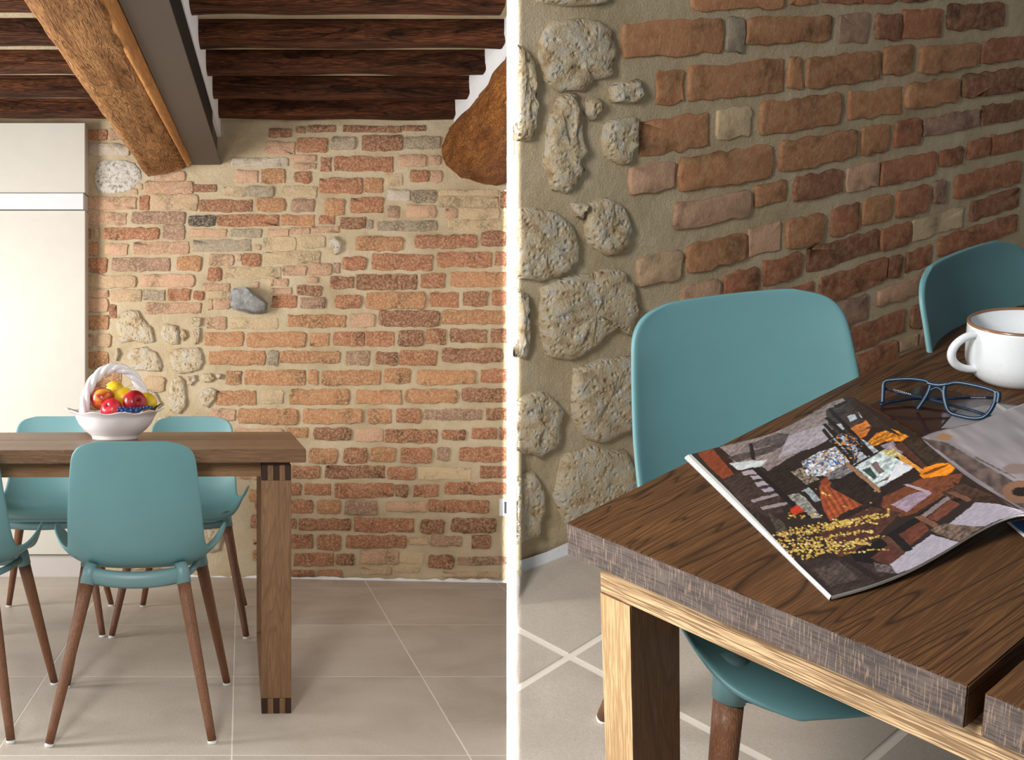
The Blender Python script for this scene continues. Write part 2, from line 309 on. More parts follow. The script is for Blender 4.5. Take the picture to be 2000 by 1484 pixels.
HOM = np.array([[7.64416409225532, 1.2758127329296292, -948.924161800178], [-0.10407599775053017, 6.5783286383906185, -4351.873929516158], [0.002235386779570648, 0.0008743907629990751, 1.0]])
def hom(u, v):
    q = HOM @ np.array([u, v, 1.]); return q[0]/q[2], q[1]/q[2]
def rect_outline(x0, y0, x1, y1, seed):
    rd = random.Random(seed); w, h = x1-x0, y1-y0; x0 -= .8; x1 += .8; y0 -= .6; y1 += .6; w += 1.6; h += 1.2; r = min(w, h)*rd.uniform(.06, .26); P = []
    nx = max(3, int(w/11)); ny = 2
    j = lambda s=1.: rd.uniform(-1, 1)*s
    amp = min(1.9, h*.075); tilt = j(.012)*w
    def side(ax, ay, bx, by, n):
        for k in range(n): f = k/n; P.append((ax+(bx-ax)*f+j(amp*.8), ay+(by-ay)*f+j(amp)))
    side(x0+r, y0, x1-r, y0, nx); P.append((x1-r, y0+j(.5))); P.append((x1-r*.3, y0+r*.3)); side(x1, y0+r, x1, y1-r, ny); P.append((x1-r*.3, y1-r*.3))
    side(x1-r, y1, x0+r, y1, nx); P.append((x0+r*.3, y1-r*.3)); side(x0, y1-r, x0, y0+r, ny); P.append((x0+r*.3, y0+r*.3))
    cx = (x0+x1)/2
    return [(x, y+tilt*(x-cx)/max(w, 1)) for x, y in P]
def block(name, pts, n, prot, mat, parent, seed, rings, back=.012, rough=.0, M=None):
    """irregular stone or brick face: outline pts (3D, on the wall plane), built outwards along n"""
    rd = random.Random(seed); c = sum(pts, Vector())/len(pts); V = []; Fc = []; m = len(pts)
    V += [p-n*back-c for p in pts]
    for inset, hgt in rings:
        for p in pts:
            q = c+(p-c)*(1-inset)
            if rough: d = noise.noise(q*55+Vector((seed % 97, 0, 0)))*rough+noise.noise(q*140)*rough*.6
            else: d = rd.uniform(-.2, .2)*prot
            V.append(q+n*(prot*hgt+d*(1 if hgt > .3 else .3))-c)
    V.append(n*prot*rd.uniform(.9, 1.1))
    for i in range(len(rings)):
        for k in range(m): Fc.append((i*m+k, i*m+(k+1) % m, (i+1)*m+(k+1) % m, (i+1)*m+k))
    b = len(rings)*m
    for k in range(m): Fc.append((b+k, b+(k+1) % m, len(V)-1))
    o = obj(name, V, Fc, mat, None, True); o.location = c
    bm = bmesh.new(); bm.from_mesh(o.data); bmesh.ops.recalc_face_normals(bm, faces=bm.faces); bm.to_mesh(o.data); bm.free()
    o.parent = parent; return o
BRINGS = [(0., .3), (.012, .85), (.06, 1.)]
SRINGS = [(0, .2), (.04, .6), (.14, .85), (.3, 1.), (.5, 1.05), (.72, 1.05)]
def densify(P, k=3, amp=1.5, seed=0):
    rd = random.Random(seed); out = []
    for i in range(len(P)):
        a, b = P[i], P[(i+1) % len(P)]
        for q in range(k): f = q/k; out.append((a[0]+(b[0]-a[0])*f+rd.uniform(-amp, amp), a[1]+(b[1]-a[1])*f+rd.uniform(-amp, amp)))
    return out
# ---- left room: the wall plane runs very slightly askew to the camera
PA0 = Vector((1.02, 4.805, 0)); PA1 = Vector((-1.28, 5.026, 0)); dA = (PA0-PA1).normalized(); nA = Vector((dA.y, -dA.x, 0))
if nA.y > 0: nA = -nA
kA = nA.dot(PA0)
def wallA(u, v): return rayA(u, v, nA, kA)
def wall_sheet(name, o0, ex, n, x0, x1, z0, z1, step, M, cutf, mat):
    nx, nz = int((x1-x0)/step), int((z1-z0)/step); V = []; Fc = []
    for j in range(nz+1):
        for i in range(nx+1):
            p = o0+ex*(x0+(x1-x0)*i/nx)+Vector((0, 0, z0+(z1-z0)*j/nz))
            d = noise.noise(p*9)*.004+noise.noise(p*45)*.0022+noise.noise(p*120)*.001
            V.append(p+n*(d-.001))
    for j in range(nz):
        for i in range(nx): a = j*(nx+1)+i; Fc.append((a, a+1, a+nx+2, a+nx+1))
    me = bpy.data.meshes.new(name); me.from_pydata(V, [], Fc)
    bm = bmesh.new(); bm.from_mesh(me); co, no = cutf
    bmesh.ops.bisect_plane(bm, geom=list(bm.verts)+list(bm.edges)+list(bm.faces), plane_co=co, plane_no=no, clear_outer=True)
    # a solid backing so the wall has thickness
    bm.to_mesh(me); bm.free()
    o = link(name, me, mat, None, True, M); o['kind'] = 'structure'; return o
cutA = (Vector((0, 0, 0)), Vector((1, -CUTL, 0)).normalized())
wA = wall_sheet('wall_back', PA0, dA, nA, -3.6, .4, -.02, 2.5, .011, None, cutA, M_MORT)
for i, (x0, y0, x1, y1, c) in enumerate(BRICKS):
    if x0 < 168: x0 = 168
    x1 = min(x1, 990)
    if x1-x0 < 4: continue
    P = [(min(x, 990.3), y) for x, y in rect_outline(x0, y0, x1, y1, i)]
    flat = c == 's'
    block('brick', [wallA(*p) for p in P], nA, random.Random(i).uniform(.004, .010)*(.5 if flat else 1), BM[(c, 0)], wA, i, BRINGS)
for i, (c, P) in enumerate(STONES_A):
    P = [(x, y) for x, y in densify(P, 3, 1., i)]
    block('stone', [wallA(*p) for p in P], nA, .022 if c == 's' else .008, M_STONE if c == 's' else M_GRAN, wA, i, SRINGS, rough=.009 if c == 's' else .002)
# white plaster run at the foot of the wall
fo = []
for k in range(60):
    u = 168+k*(990-168)/59; a = wallA(u, 1124+8*(u-420)/560+random.uniform(-3, 3)); fo.append(a)
V = []; Fc = []
for a in fo: V += [a+nA*.006, Vector((a.x, a.y, -.01))+nA*.022]
for k in range(59): Fc.append((2*k, 2*k+2, 2*k+3, 2*k+1))
struct(obj('baseboard_back', V, Fc, M_PLASTER, None, True))
# ---- right room wall
yw = math.radians(-8); p0B = zB(1050, 1098, 0); nB = Vector((-math.sin(yw), math.cos(yw), 0)); kB = nB.dot(p0B); dB = Vector((math.cos(yw), math.sin(yw), 0)); nB2 = -nB
def wallB(u, v): return rayB(u, v, nB, kB)
iv = MB.inverted(); co = iv @ Vector((0, 0, 0)); cno = (iv.to_3x3() @ Vector((-1, CUTR, 0))).normalized()
wB = wall_sheet('wall_right', p0B, dB, nB2, -.7, 3.0, -.02, 1.75, .012, MB, (co, cno), M_MORT)
for i, (x0, y0, x1, y1, c) in enumerate(BRICKS):
    if x0 < 405 or y1 < 640 or y0 > 1125 or (x0 < 430 and y0 < 700): 
        if not (y1 > 640 and 405 <= x0): continue
    P = [hom(min(x, 1100), y) for x, y in rect_outline(x0, y0, x1 if x1 < 985 else x1+60, y1, i)]
    if max(p[0] for p in P) < 1215 or min(p[0] for p in P) > 2060 or min(p[1] for p in P) > 1000: continue
    block('brick', [wallB(*p) for p in P], nB2, random.Random(i).uniform(.005, .011)*(.6 if c == 's' else 1), BM[(c, 1)], wB, i, BRINGS)
rdm = random.Random(5)
for r in range(14):             # bricks beyond the edge of the first view, along the same courses
    y = 655+r*36; x = 1062+rdm.uniform(0, 40)
    while x < 1300:
        w = rdm.choice((60, 112, 112)); P = [hom(a, b) for a, b in rect_outline(x, y, x+w, y+29, r*50+int(x))]
        if min(p[0] for p in P) < 2040 and min(p[0] for p in P) > 1900 and max(p[1] for p in P) < 620: block('brick', [wallB(*p) for p in P], nB2, .009, BM[(rdm.choice('rdom'), 1)], wB, r*31, BRINGS)
        x += w+12
for i, P in enumerate(STONES_B):
    P = [(max(x, 1007.5), y) for x, y in densify(P, 3, 3., i)]
    block('stone', [wallB(*p) for p in P], nB2, .024, M_STONE, wB, i+50, SRINGS, rough=.012)
pts = []
for s in np.linspace(-.5, 2.9, 40):
    b = p0B+dB*float(s)
    if sideB(b) > 0: pts.append(b)
V = []; Fc = []
for a in pts: V += [a+nB2*.008+Vector((0, 0, .03+.004*math.sin(a.x*20))), a+nB2*.02+Vector((0, 0, -.01))]
for k in range(len(pts)-1): Fc.append((2*k, 2*k+2, 2*k+3, 2*k+1))
struct(obj('baseboard_right', V, Fc, M_PLASTER, None, True, MB))
# ------------------------------------------------------------------ floors
def slab(name, poly, z0, z1, mat, parent=None, M=None, bev=0):
    m = len(poly); V = [(p[0], p[1], z1) for p in poly]+[(p[0], p[1], z0) for p in poly]
    Fc = [tuple(range(m)), tuple(reversed(range(m, 2*m)))]+[(k, m+k, m+(k+1) % m, (k+1) % m) for k in range(m)]
    bm = bmesh.new(); vs = [bm.verts.new(v) for v in V]
    for f in Fc: bm.faces.new([vs[q] for q in f])
    bmesh.ops.recalc_face_normals(bm, faces=bm.faces)
    if bev: bmesh.ops.bevel(bm, geom=[e for e in bm.edges if abs(e.verts[0].co.z-z1)+abs(e.verts[1].co.z-z1) < 1e-5], offset=bev, segments=1, affect='EDGES')
    me = bpy.data.meshes.new(name); bm.to_mesh(me); bm.free()
    return link(name, me, mat, parent, False, M)
fp = clip_poly([Vector(p) for p in ((-2.6, 1.2, 0), (2, 1.2, 0), (2, 5.1, 0), (-2.6, 5.1, 0))], sideA)
flA = struct(slab('floor', fp, -.05, -.0006, M_GROUT))
g = .0019
def xl(k, y): return -.142+.61*k-.0445*(y-2.634)
for j in range(-2, 4):
    ya, yb = 2.634+.681*j+g, 2.634+.681*(j+1)-g
    yb = min(yb, 5.09)
    for k in range(-4, 3):
        P = clip_poly([Vector(q) for q in ((xl(k, ya)+g, ya, 0), (xl(k+1, ya)-g, ya, 0), (xl(k+1, yb)-g, yb, 0), (xl(k, yb)+g, yb, 0))], sideA)
        if len(P) > 2: slab('tile', P, -.009, 0, M_TILE, flA, None, .0008)
GX, GY, GR = .5754, .5432, .016
fp = clip_poly([Vector(p) for p in ((-.6, -1.9, 0), (3.6, -1.9, 0), (3.6, 1.1, 0), (-.6, 1.1, 0))], sideB)
flB = struct(slab('floor', fp, -.05, -.0018, M_GROUT, None, MB))
gd = Vector((math.cos(GR), math.sin(GR), 0)); gn = Vector((-gd.y, gd.x, 0)); g = .009
for j in range(-4, 1):
    for k in range(-2, 4):
        o = Vector((GX, GY, 0))+gd*.6*k+gn*.6*j
        P = clip_poly([o+gd*g+gn*g, o+gd*(.6-g)+gn*g, o+gd*(.6-g)+gn*(.6-g), o+gd*g+gn*(.6-g)], sideB)
        P = clip_poly(P, lambda p: kB-.001-nB.dot(p)) if len(P) > 2 else P
        if len(P) > 2: slab('tile', P, -.009, 0, M_TILE, flB, None, .0008)
# ------------------------------------------------------------------ dividing wall between the two rooms
YP = 2.55; c = (999-PX)/FPX; L = 3.4; d = Vector((c, 1, 0)).normalized(); nrm = Vector((d.y, -d.x, 0)); hw = 9/FPX*YP*d.y
b0 = Vector((c*YP, YP, 0)); b1 = b0+d*L
P = [b0-nrm*hw, b0+nrm*hw, b1+nrm*hw, b1-nrm*hw]
V = [(p.x, p.y, -1.1) for p in P]+[(p.x, p.y, 2.6) for p in P]
struct(obj('wall_partition', V, [(0, 1, 2, 3), (4, 5, 6, 7), (0, 1, 5, 4), (1, 2, 6, 5), (2, 3, 7, 6), (3, 0, 4, 7)], M_PART))
# ------------------------------------------------------------------ ceiling of the left room
cp = clip_poly([Vector(p) for p in ((-2.6, 1.2, 0), (2, 1.2, 0), (2, 5.1, 0), (-2.6, 5.1, 0))], sideA)
ce = struct(slab('ceiling', cp, 2.255, 2.31, M_MORT))
def rough_bar(name, x0, x1, y0, y1, z0, z1, mat, parent, seed, n=26, amp=.005):
    V = []; Fc = []; sec = [(y0+.006, z1), (y0, z0+.04), (y0+.004, z0+.016), (y0+.018, z0+.003), (y0+.045, z0), (y1-.04, z0-.002), (y1-.012, z0+.004), (y1, z0+.03), (y1, z1)]; m = len(sec)
    for i in range(n+1):
        x = x0+(x1-x0)*i/n
        for y, z in sec:
            q = Vector((x*3, y*9+seed, z*9)); a = amp if z < z1-.001 else 0
            V.append((x, y+noise.noise(q*1.3)*a*1.4, z+noise.noise(q+Vector((0, 7, 0)))*a))
    for i in range(n):
        for k in range(m): Fc.append((i*m+k, i*m+(k+1) % m, (i+1)*m+(k+1) % m, (i+1)*m+k))
    Fc += [tuple(range(m)), tuple(reversed(range(n*m, n*m+m)))]
    return obj(name, V, Fc, mat, parent, False)
for i, yc in enumerate((4.80, 4.44, 4.085, 3.735, 3.385, 3.03, 2.68, 2.33)):
    w = .060
    rough_bar('joist', -2.6, -.60, yc-w-.01*(i % 2), yc+w, 2.18, 2.258, M_JOIST, ce, i*3.1, amp=.016)
    xr = .783+.008*(i % 3) if yc > 3.75 else CUTL*(yc-w)-.004
    rough_bar('joist', -.33, xr, yc-w, yc+w, 2.18-.004*(i % 2), 2.258, M_JOIST, ce, 40+i*2.3, n=34, amp=.011)
def cut_half(bm, co, no):
    r = bmesh.ops.bisect_plane(bm, geom=list(bm.verts)+list(bm.edges)+list(bm.faces), plane_co=co, plane_no=no, clear_outer=True)
    ed = [e for e in r['geom_cut'] if isinstance(e, bmesh.types.BMEdge)]
    try: bmesh.ops.edgeloop_fill(bm, edges=ed)
    except Exception: pass
def sweep(secA, secB, ya, yb, n, amp, seed, sub=4, drift=None):
    V = []; Fc = []
    def dens(s):
        out = []
        for i in range(len(s)):
            a, b = s[i], s[(i+1) % len(s)]
            for k in range(sub): f = k/sub; out.append((a[0]+(b[0]-a[0])*f, a[1]+(b[1]-a[1])*f))
        return out
    A, B = dens(secA), dens(secB); m = len(A)
    for i in range(n+1):
        f = i/n; y = ya+(yb-ya)*f
        for (xa, za), (xb, zb) in zip(A, B):
            x, z = xa+(xb-xa)*f, za+(zb-za)*f; q = Vector((x*7+seed, y*2.2, z*7))
            a = noise.noise(q)*amp+noise.noise(q*3.1)*amp*.6; cx, cz = (secA[0][0]+secA[-1][0])/2, 2.1
            r = Vector((x-cx, z-cz)); r = r.normalized() if r.length else r
            V.append((x+r[0]*a, y, z+r[1]*a))
    for i in range(n):
        for k in range(m): Fc.append((i*m+k, i*m+(k+1) % m, (i+1)*m+(k+1) % m, (i+1)*m+k))
    Fc += [tuple(range(m)), tuple(reversed(range(n*m, n*m+m)))]
    return V, Fc
near = [(-.70, 2.18), (-.735, 2.04), (-.705, 1.985), (-.645, 1.955), (-.56, 1.952), (-.495, 1.962), (-.468, 1.985), (-.462, 2.02), (-.465, 2.18)]
far = [(-.74, 2.18), (-.735, 2.04), (-.70, 1.965), (-.665, 1.928), (-.58, 1.94), (-.50, 1.962), (-.462, 1.985), (-.455, 2.02), (-.46, 2.18)]
V, Fc = sweep(near, far, 1.9, 4.93, 70, .010, 3)
tbm = tag(obj('timber_beam', V, Fc, M_BEAM, None, True), 'pale brown rough-hewn ceiling beam running beside the grey steel girder', 'beam')
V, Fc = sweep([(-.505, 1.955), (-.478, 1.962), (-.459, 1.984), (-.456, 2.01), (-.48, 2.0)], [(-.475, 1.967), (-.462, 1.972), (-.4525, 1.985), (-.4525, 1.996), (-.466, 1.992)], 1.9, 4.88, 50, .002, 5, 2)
o = obj('lit_wood_edge', V, Fc, M_LITWOOD, None, True); o.parent = tbm; o['label'] = 'paler orange edge, coloured as if catching light'  # paler orange wood strip; colour also paints light caught on the beam's chamfer
st = thing('steel_girder', 'grey steel girder with a black side tucked beside the hewn timber beam', 'beam')
box('bottom_plate', (-.452, 1.9, 1.985), (-.316, 4.94, 1.991), M_STEEL, st, .001)
box('web', (-.44, 1.9, 1.9915), (-.322, 4.45, 2.118), M_BLACKST, st, .001)
box('end_block', (-.44, 4.451, 1.9915), (-.335, 4.94, 2.118), M_STEEL, st, .001)
struct(box('trim_1', (-.44, 1.9, 2.119), (-.318, 4.94, 2.254), M_PLASTER, None, 0))
sec = []
for k in range(14):
    a = 2*math.pi*k/14; sec.append((.940+.192*math.cos(a)*(1+.05*math.sin(2*a+.7)), 2.052+.196*math.sin(a)))
V, Fc = sweep([(x+.035, z-.03) for x, z in sec], sec, 3.2, 4.9, 34, .028, 11, 3)
bm = bmesh.new(); vs = [bm.verts.new(v) for v in V]
for f in Fc: bm.faces.new([vs[q] for q in f])
cut_half(bm, *cutA)
tag(obm('log_beam', bm, M_LOG, None, True), 'thick orange-brown round log jutting from the brick wall at the ceiling corner', 'beam')
secp = [(.782, 2.2549), (.782, 2.2), (.795, 2.145), (.83, 2.10), (.9, 2.06), (1.4, 2.06), (1.4, 2.2549)]
V, Fc = sweep(secp, secp, 3.0, 4.93, 30, .006, 21, 2); bm = bmesh.new(); vs = [bm.verts.new(v) for v in V]
for f in Fc: bm.faces.new([vs[q] for q in f])
cut_half(bm, *cutA)
struct(obm('trim_2', bm, M_PLASTER))
# ------------------------------------------------------------------ tall white cabinet at the left
yc0 = 4.90; cbx = lambda u, y: (u-PX)/FPX*y
cz = lambda v, y: CAM_H-(v-PY)/FPX*y
cab = thing('tall_cabinet', 'tall white built-in cabinet against the left end of the brick wall', 'cabinet')
X1 = cbx(166, yc0)
box('top_panel', (-2.2, yc0, cz(376, yc0)), (X1, yc0+.12, 2.178), M_WPAINT, cab, .002)
box('handle_rail', (-2.2, yc0-.012, cz(409, yc0)), (X1-.004, yc0+.11, cz(378, yc0)), M_WPANEL, cab, .003)
box('door', (-2.2, yc0+.004, cz(1083, yc0)), (X1, yc0+.12, cz(411, yc0)), M_WPAINT, cab, .002)
box('plinth', (-2.2, yc0+.03, .0), (X1-.01, yc0+.12, cz(1086, yc0)), M_PLINTH, cab, .001)
# grey rock jutting from the wall
P = [(449, 577), (458, 563), (484, 561), (505, 575), (524, 592), (522, 611), (508, 614), (486, 613), (455, 604), (450, 600)]
base = [wallA(*p) for p in P]; c0 = sum(base, Vector())/len(base)
V = [p-c0+nA*-.01 for p in base]; m = len(base)
for p in base: V.append((p-c0)*.97+nA*.022)
ridge = [wallA(480, 590), wallA(497, 578), wallA(515, 600), wallA(478, 606)]
for p, h in ((wallA(456, 566), .05), (wallA(484, 563), .07), (wallA(498, 578), .105), (wallA(477, 606), .11), (wallA(455, 598), .06), (wallA(520, 594), .07), (wallA(519, 609), .055), (wallA(503, 611), .09)): V.append(p-c0+nA*h)
bm = bmesh.new()
for v in V: bm.verts.new(v)
r = bmesh.ops.convex_hull(bm, input=list(bm.verts))
bmesh.ops.delete(bm, geom=[e for e in r['geom_interior'] if isinstance(e, bmesh.types.BMVert)], context='VERTS')
bmesh.ops.subdivide_edges(bm, edges=list(bm.edges), cuts=2, use_grid_fill=True)
for v in bm.verts: v.co += v.co.normalized()*noise.noise(v.co*70)*.0035
tag(obm('rock', bm, M_SLATE, None, False, T(*c0)), 'angular blue-grey rock jutting out of the brick wall', 'rock')
# electric socket
so = thing('wall_socket', 'white socket plate low on the brick wall at the right', 'socket')
a, b = wallA(975, 1007), wallA(990, 974)
M = Matrix.Translation(a+nA*.004) @ Matrix(((dA.x, -nA.x, 0, 0), (dA.y, -nA.y, 0, 0), (0, 0, 1, 0), (0, 0, 0, 1)))
so.matrix_world = M
wd = (b-a).dot(dA); hh = b.z-a.z
box('plate', (0, -.006, 0), (wd, .006, hh), M_OUT, so, .0015); box('rocker', (wd*.62, -.009, .012), (wd*.99, -.004, hh-.012), M_OUTB, so, .001)
# ------------------------------------------------------------------ chairs
# rows from the top of the back to the front lip: centre y,z then edge x,y,z
CR_ = [(-.230, .800, .100, -.222, .798), (-.229, .792, .142, -.210, .788), (-.226, .765, .166, -.198, .762), (-.219, .72, .174, -.184, .72), (-.208, .66, .180, -.168, .662), (-.194, .60, .186, -.148, .605), (-.176, .54, .190, -.124, .553),
       (-.150, .482, .194, -.095, .512), (-.108, .443, .203, -.062, .488), (-.055, .430, .228, -.025, .499), (-.005, .428, .249, .012, .530), (.045, .430, .252, .052, .545), (.095, .432, .238, .105, .515), (.145, .435, .219, .150, .472), (.190, .437, .198, .190, .446), (.222, .433, .167, .216, .434), (.238, .424, .120, .232, .424)]
def shell_mesh():
    nr, nc = 44, 28; V = []; Fc = []
    for i in range(nr+1):
        t = i/nr; cy, cz_, ex, ey, ez = cr(CR_, t)
        p = 1.9 if t < .45 else 1.9+2.4*min(1, (t-.45)/.2)
        for j in range(nc+1):
            u = -1+2*j/nc; a = abs(u)**p; us = math.copysign(math.sin(abs(u)*math.pi/2)*.25+abs(u)*.75, u)
            V.append((ex*us, cy+(ey-cy)*a, cz_+(ez-cz_)*a))
    for i in range(nr):
        for j in range(nc): a = i*(nc+1)+j; Fc.append((a, a+1, a+nc+2, a+nc+1))
    me = bpy.data.meshes.new('shell'); me.from_pydata(V, [], Fc); return me
PROTO = {}
SCL = lambda s: Matrix.Diagonal((*s, 1)) if isinstance(s, tuple) else Matrix.Scale(s, 4)
def make_chair(label, M, s=1., group='teal shell chairs at the table'):
    if 'parts' not in PROTO:
        me = shell_mesh(); sh = link('shell', me, M_TEAL, None, True)
        so_ = sh.modifiers.new('t', 'SOLIDIFY'); so_.thickness = .009; so_.offset = 1
        sb = sh.modifiers.new('s', 'SUBSURF'); sb.levels = 1; sb.render_levels = 1
        parts = [(sh, None)]
        V, Fc = [], []
        for yy, zz, half in ((-.118, .426, .128), (.16, .416, .165)):
            pts = [(x, yy-(.02 if yy < 0 else -.03)*(1-(x/half)**2), zz-.006*(1-(x/half)**2)) for x in np.linspace(-half, half, 15)]
            v, f = tube(pts, .0125, 8); k = len(V)
            v = [(p[0], p[1], zz-.002+(p[2]-zz)*(1.9 if yy < 0 else 1.4)) for p in v]; V += v; Fc += [tuple(q+k for q in ff) for ff in f]
        for sx in (-1, 1):
            v, f = tube([(sx*.135, -.11, .418), (sx*.155, .02, .415), (sx*.165, .16, .414)], .010, 8); k = len(V); V += v; Fc += [tuple(q+k for q in ff) for ff in f]
        parts.append((obj('seat_frame', V, Fc, M_TEALD, None, True), None))
        for sx in (-1, 1):
            for top, foot in (((sx*.128, -.115, .425), (sx*.214, -.252, .008)), ((sx*.168, .155, .425), (sx*.25, .255, .008))):
                a, b = Vector(top), Vector(foot); d = (b-a).normalized(); up = a-d*.03
                v, f = tube([up, a-d*.01, a+d*.028, a+d*.029], [.0175, .0215, .0203, .017], 24); parts.append((obj('leg_socket', v, f, M_TEALD, None, True), None))
                n = 10; q = [a+d*.028+(b-a-d*.028)*(i/n) for i in range(n+1)]; q[0] = a+d*.0275
                v, f = tube(q, [.0185-(.0185-.0115)*(i/n)**1.15 for i in range(n+1)], 24); lg = obj('leg', v, f, M_WAL, None, True); parts.append((lg, None))
                v, f = lathe([(0, -.008), (.0115, -.008), (.0125, -.006), (.0125, -.001), (0, .001)], 20); v = [(p[0]+foot[0], p[1]+foot[1], p[2]+foot[2]) for p in v]
                parts.append((obj('foot_pad', v, f, M_PAD, None, True), lg))
        PROTO['parts'] = parts
        r = thing('dining_chair', label, 'chair', M @ SCL(s), group)
        for o, par in parts: o.parent = par if par is not None else r
        return r
    r = thing('dining_chair', label, 'chair', M @ SCL(s), group); mp = {}
    for o, par in PROTO['parts']:
        c = o.copy(); COL.objects.link(c); c.parent = mp[par.name] if par is not None else r; mp[o.name] = c
    return r
R_ = math.radians
make_chair('nearest teal chair, its back to the viewer in front of the fruit bowl', T(-.425, 2.96, 0) @ Rz(R_(3.0)))
make_chair('teal chair cut off by the left edge, only its seat wing and one leg showing', T(-.965, 2.96, 0) @ Rz(R_(4.0)))
make_chair('teal chair across the table behind the fruit bowl at the far left', T(-.945, 4.06, 0) @ Rz(R_(182)))
make_chair('teal chair across the table facing the viewer beside the table leg', T(-.395, 4.05, 0) @ Rz(R_(179)))
make_chair('large teal chair tucked under the corner of the smoked oak table with the magazine', MB @ T(.457, -.055, 0) @ Rz(R_(145)), (1.08, 1.3, 1.11), 'teal chairs beside the table with the magazine')
q = zB(1895, 472, .895)
c2 = q+Vector((-math.sin(R_(178))*.25, math.cos(R_(178))*.25, 0))
make_chair('teal chair farther along the table behind the white mug', MB @ T(c2.x-.025, c2.y+.01, 0) @ Rz(R_(178)), 1.10, 'teal chairs beside the table with the magazine')
# ------------------------------------------------------------------ tables (length along -x or +x, origin at the free near corner, z up)
# left room table: right-hand end in view
MA = T(.0555, 2.93, 0) @ Rz(R_(2.7))
ta = thing('dining_table', 'long smoked oak table holding the white fruit bowl', 'table', MA)
TZ, TT, PW = .765, .038, .428
LEN = 2.2
for k in range(2):
    y0 = k*(PW+.008); o = box('plank', (-LEN, y0, TZ-TT), (0, y0+PW, TZ), M_OAKXA, ta, .0018)
box('spacer', (-.125, .03, TZ-TT-.0095), (-.045, .83, TZ-TT-.0005), M_FIN, ta, 0)
zt = TZ-TT-.010; zb = .0; lw0, lw1, fh = -.127, -.041, .044
for y0 in (.03, .785):
    box('leg', (lw0, y0, fh), (lw1, y0+.048, zt-fh), M_OAKZ, ta, .0012)
    for zz in ((zt-fh+.0003, zt), (0, fh-.0003)):
        w = (lw1-lw0)/5
        for i in range(5):
            box('joint_finger', (lw0+w*i+.0003, y0, zz[0]), (lw0+w*(i+1)-.0003, y0+.048, zz[1]), M_FIN if i % 2 == 0 else M_OAKZ, ta, .0004)
box('top_rail', (lw0, .079, zt-fh), (lw1, .784, zt), M_OAKZ, ta, .001)
box('bottom_rail', (lw0, .079, 0), (lw1, .784, fh), M_OAKZ, ta, .001)
box('stretcher', (-LEN+.1, .07, zt-.036), (lw0-.0005, .11, zt+.0094), M_OAKB, ta, .001)
box('stretcher', (-LEN+.1, .75, zt-.036), (lw0-.0005, .79, zt+.0094), M_OAKB, ta, .001)
# right room table
tb = thing('dining_table', 'smoked oak plank table with pale rail holding the open magazine', 'table', MB)
TT2, PW2, GAP = .0488, .491, .014
for k in range(2):
    y1 = -k*(PW2+GAP); box('plank', (.0004, y1-PW2, .75-TT2), (2.4, y1, .75), M_OAKX, tb, .0015)
    box('end_grain', (0, y1-PW2+.0012, .75-TT2+.0012), (.0009, y1-.0012, .7486), M_END, tb, 0)
W2 = 2*PW2+GAP; zt = .75-TT2-.0006
box('top_rail', (.0144, -W2+.042, zt-.044), (.115, -.042, zt), M_OAKLY, tb, .0012)
for ys in (-.0905, -W2+.042):
    box('leg', (.0146, ys, .046), (.115, ys+.0485, zt-.0446), M_OAKZ, tb, .0012)
    box('lit_leg_face', (.0136, ys+.0006, .046), (.0145, ys+.0479, zt-.0456), M_OAKLIT, tb, 0)  # thin paler facing paints the light falling on the leg's end side
box('bottom_rail', (.0146, -W2+.042, 0), (.115, -.042, .0455), M_OAKLY, tb, .001)
box('stretcher', (.1155, -.30, zt-.044), (2.2, -.26, zt), M_OAKB, tb, .001)
box('stretcher', (.1155, -W2+.26, zt-.044), (2.2, -W2+.30, zt), M_OAKB, tb, .001)
# ------------------------------------------------------------------ fruit bowl
def onA(u, y): return (u-PX)/FPX*y
BY = 3.375; BX = onA(225, BY)
bw = thing('fruit_bowl', 'white ceramic basket bowl with scalloped rim and twisted rope handle', 'bowl', T(BX, BY, TZ))
prof = [(0, .004), (.058, .004), (.064, 0), (.072, 0), (.075, .004), (.076, .012), (.082, .018), (.102, .036), (.118, .058), (.126, .078), (.131, .090), (.150, .100), (.1515, .1025), (.149, .1035), (.130, .094), (.122, .078), (.112, .055), (.09, .032), (.05, .02), (0, .018)]
prof = [(r, z*.885) for r, z in prof]
def scal(r, z, a, i):
    k = max(0, (z-.05)/.043); 
    rr = r*(1+.030*k*math.cos(10*a)+.05*k*abs(math.cos(a))**6); zz = z+.0035*k*math.cos(10*a)+.010*k*abs(math.cos(a))**5
    return rr, zz
V, Fc = lathe(prof, 120, scal); obj('body', V, Fc, M_CER, bw, True)
V = []; Fc = []
for s in range(3):
    pts = []
    for i in range(121):
        f = i/120; a = math.pi*f; cx = -.094*math.cos(a)+.0*f; cz2 = .074+.160*math.sin(a)**.8
        base = Vector((cx, -.045+.09*f, cz2)); rad = Vector((-math.cos(a), 0, math.sin(a))); sd = Vector((0, 1, 0))
        w = a*5.6+s*2*math.pi/3; pts.append(base+(rad*math.cos(w)+sd*math.sin(w))*.0082)
    v, f_ = tube(pts, .0098, 10); k = len(V); V += v; Fc += [tuple(q+k for q in ff) for ff in f_]
obj('handle', V, Fc, M_CER, bw, True)
def fruit_mat(name, a, b, c, th=(.4, .6), sc=18):
    t = NT(name, .28, .5); v = t.coord(rnd=3)
    return t.col(t.mix(t.ramp(t.noise(v, 90, 2), [(.55, G2(0)), (.75, G2(.3))]), t.ramp(t.noise(v, sc, 3, .5, .6), [(th[0], sr(*a)), (sum(th)/2, sr(*b)), (th[1], sr(*c))]), sr(*c)))
M_RED = fruit_mat('red_apple_skin', (142, 16, 28), (182, 30, 44), (214, 84, 60), (.42, .7))
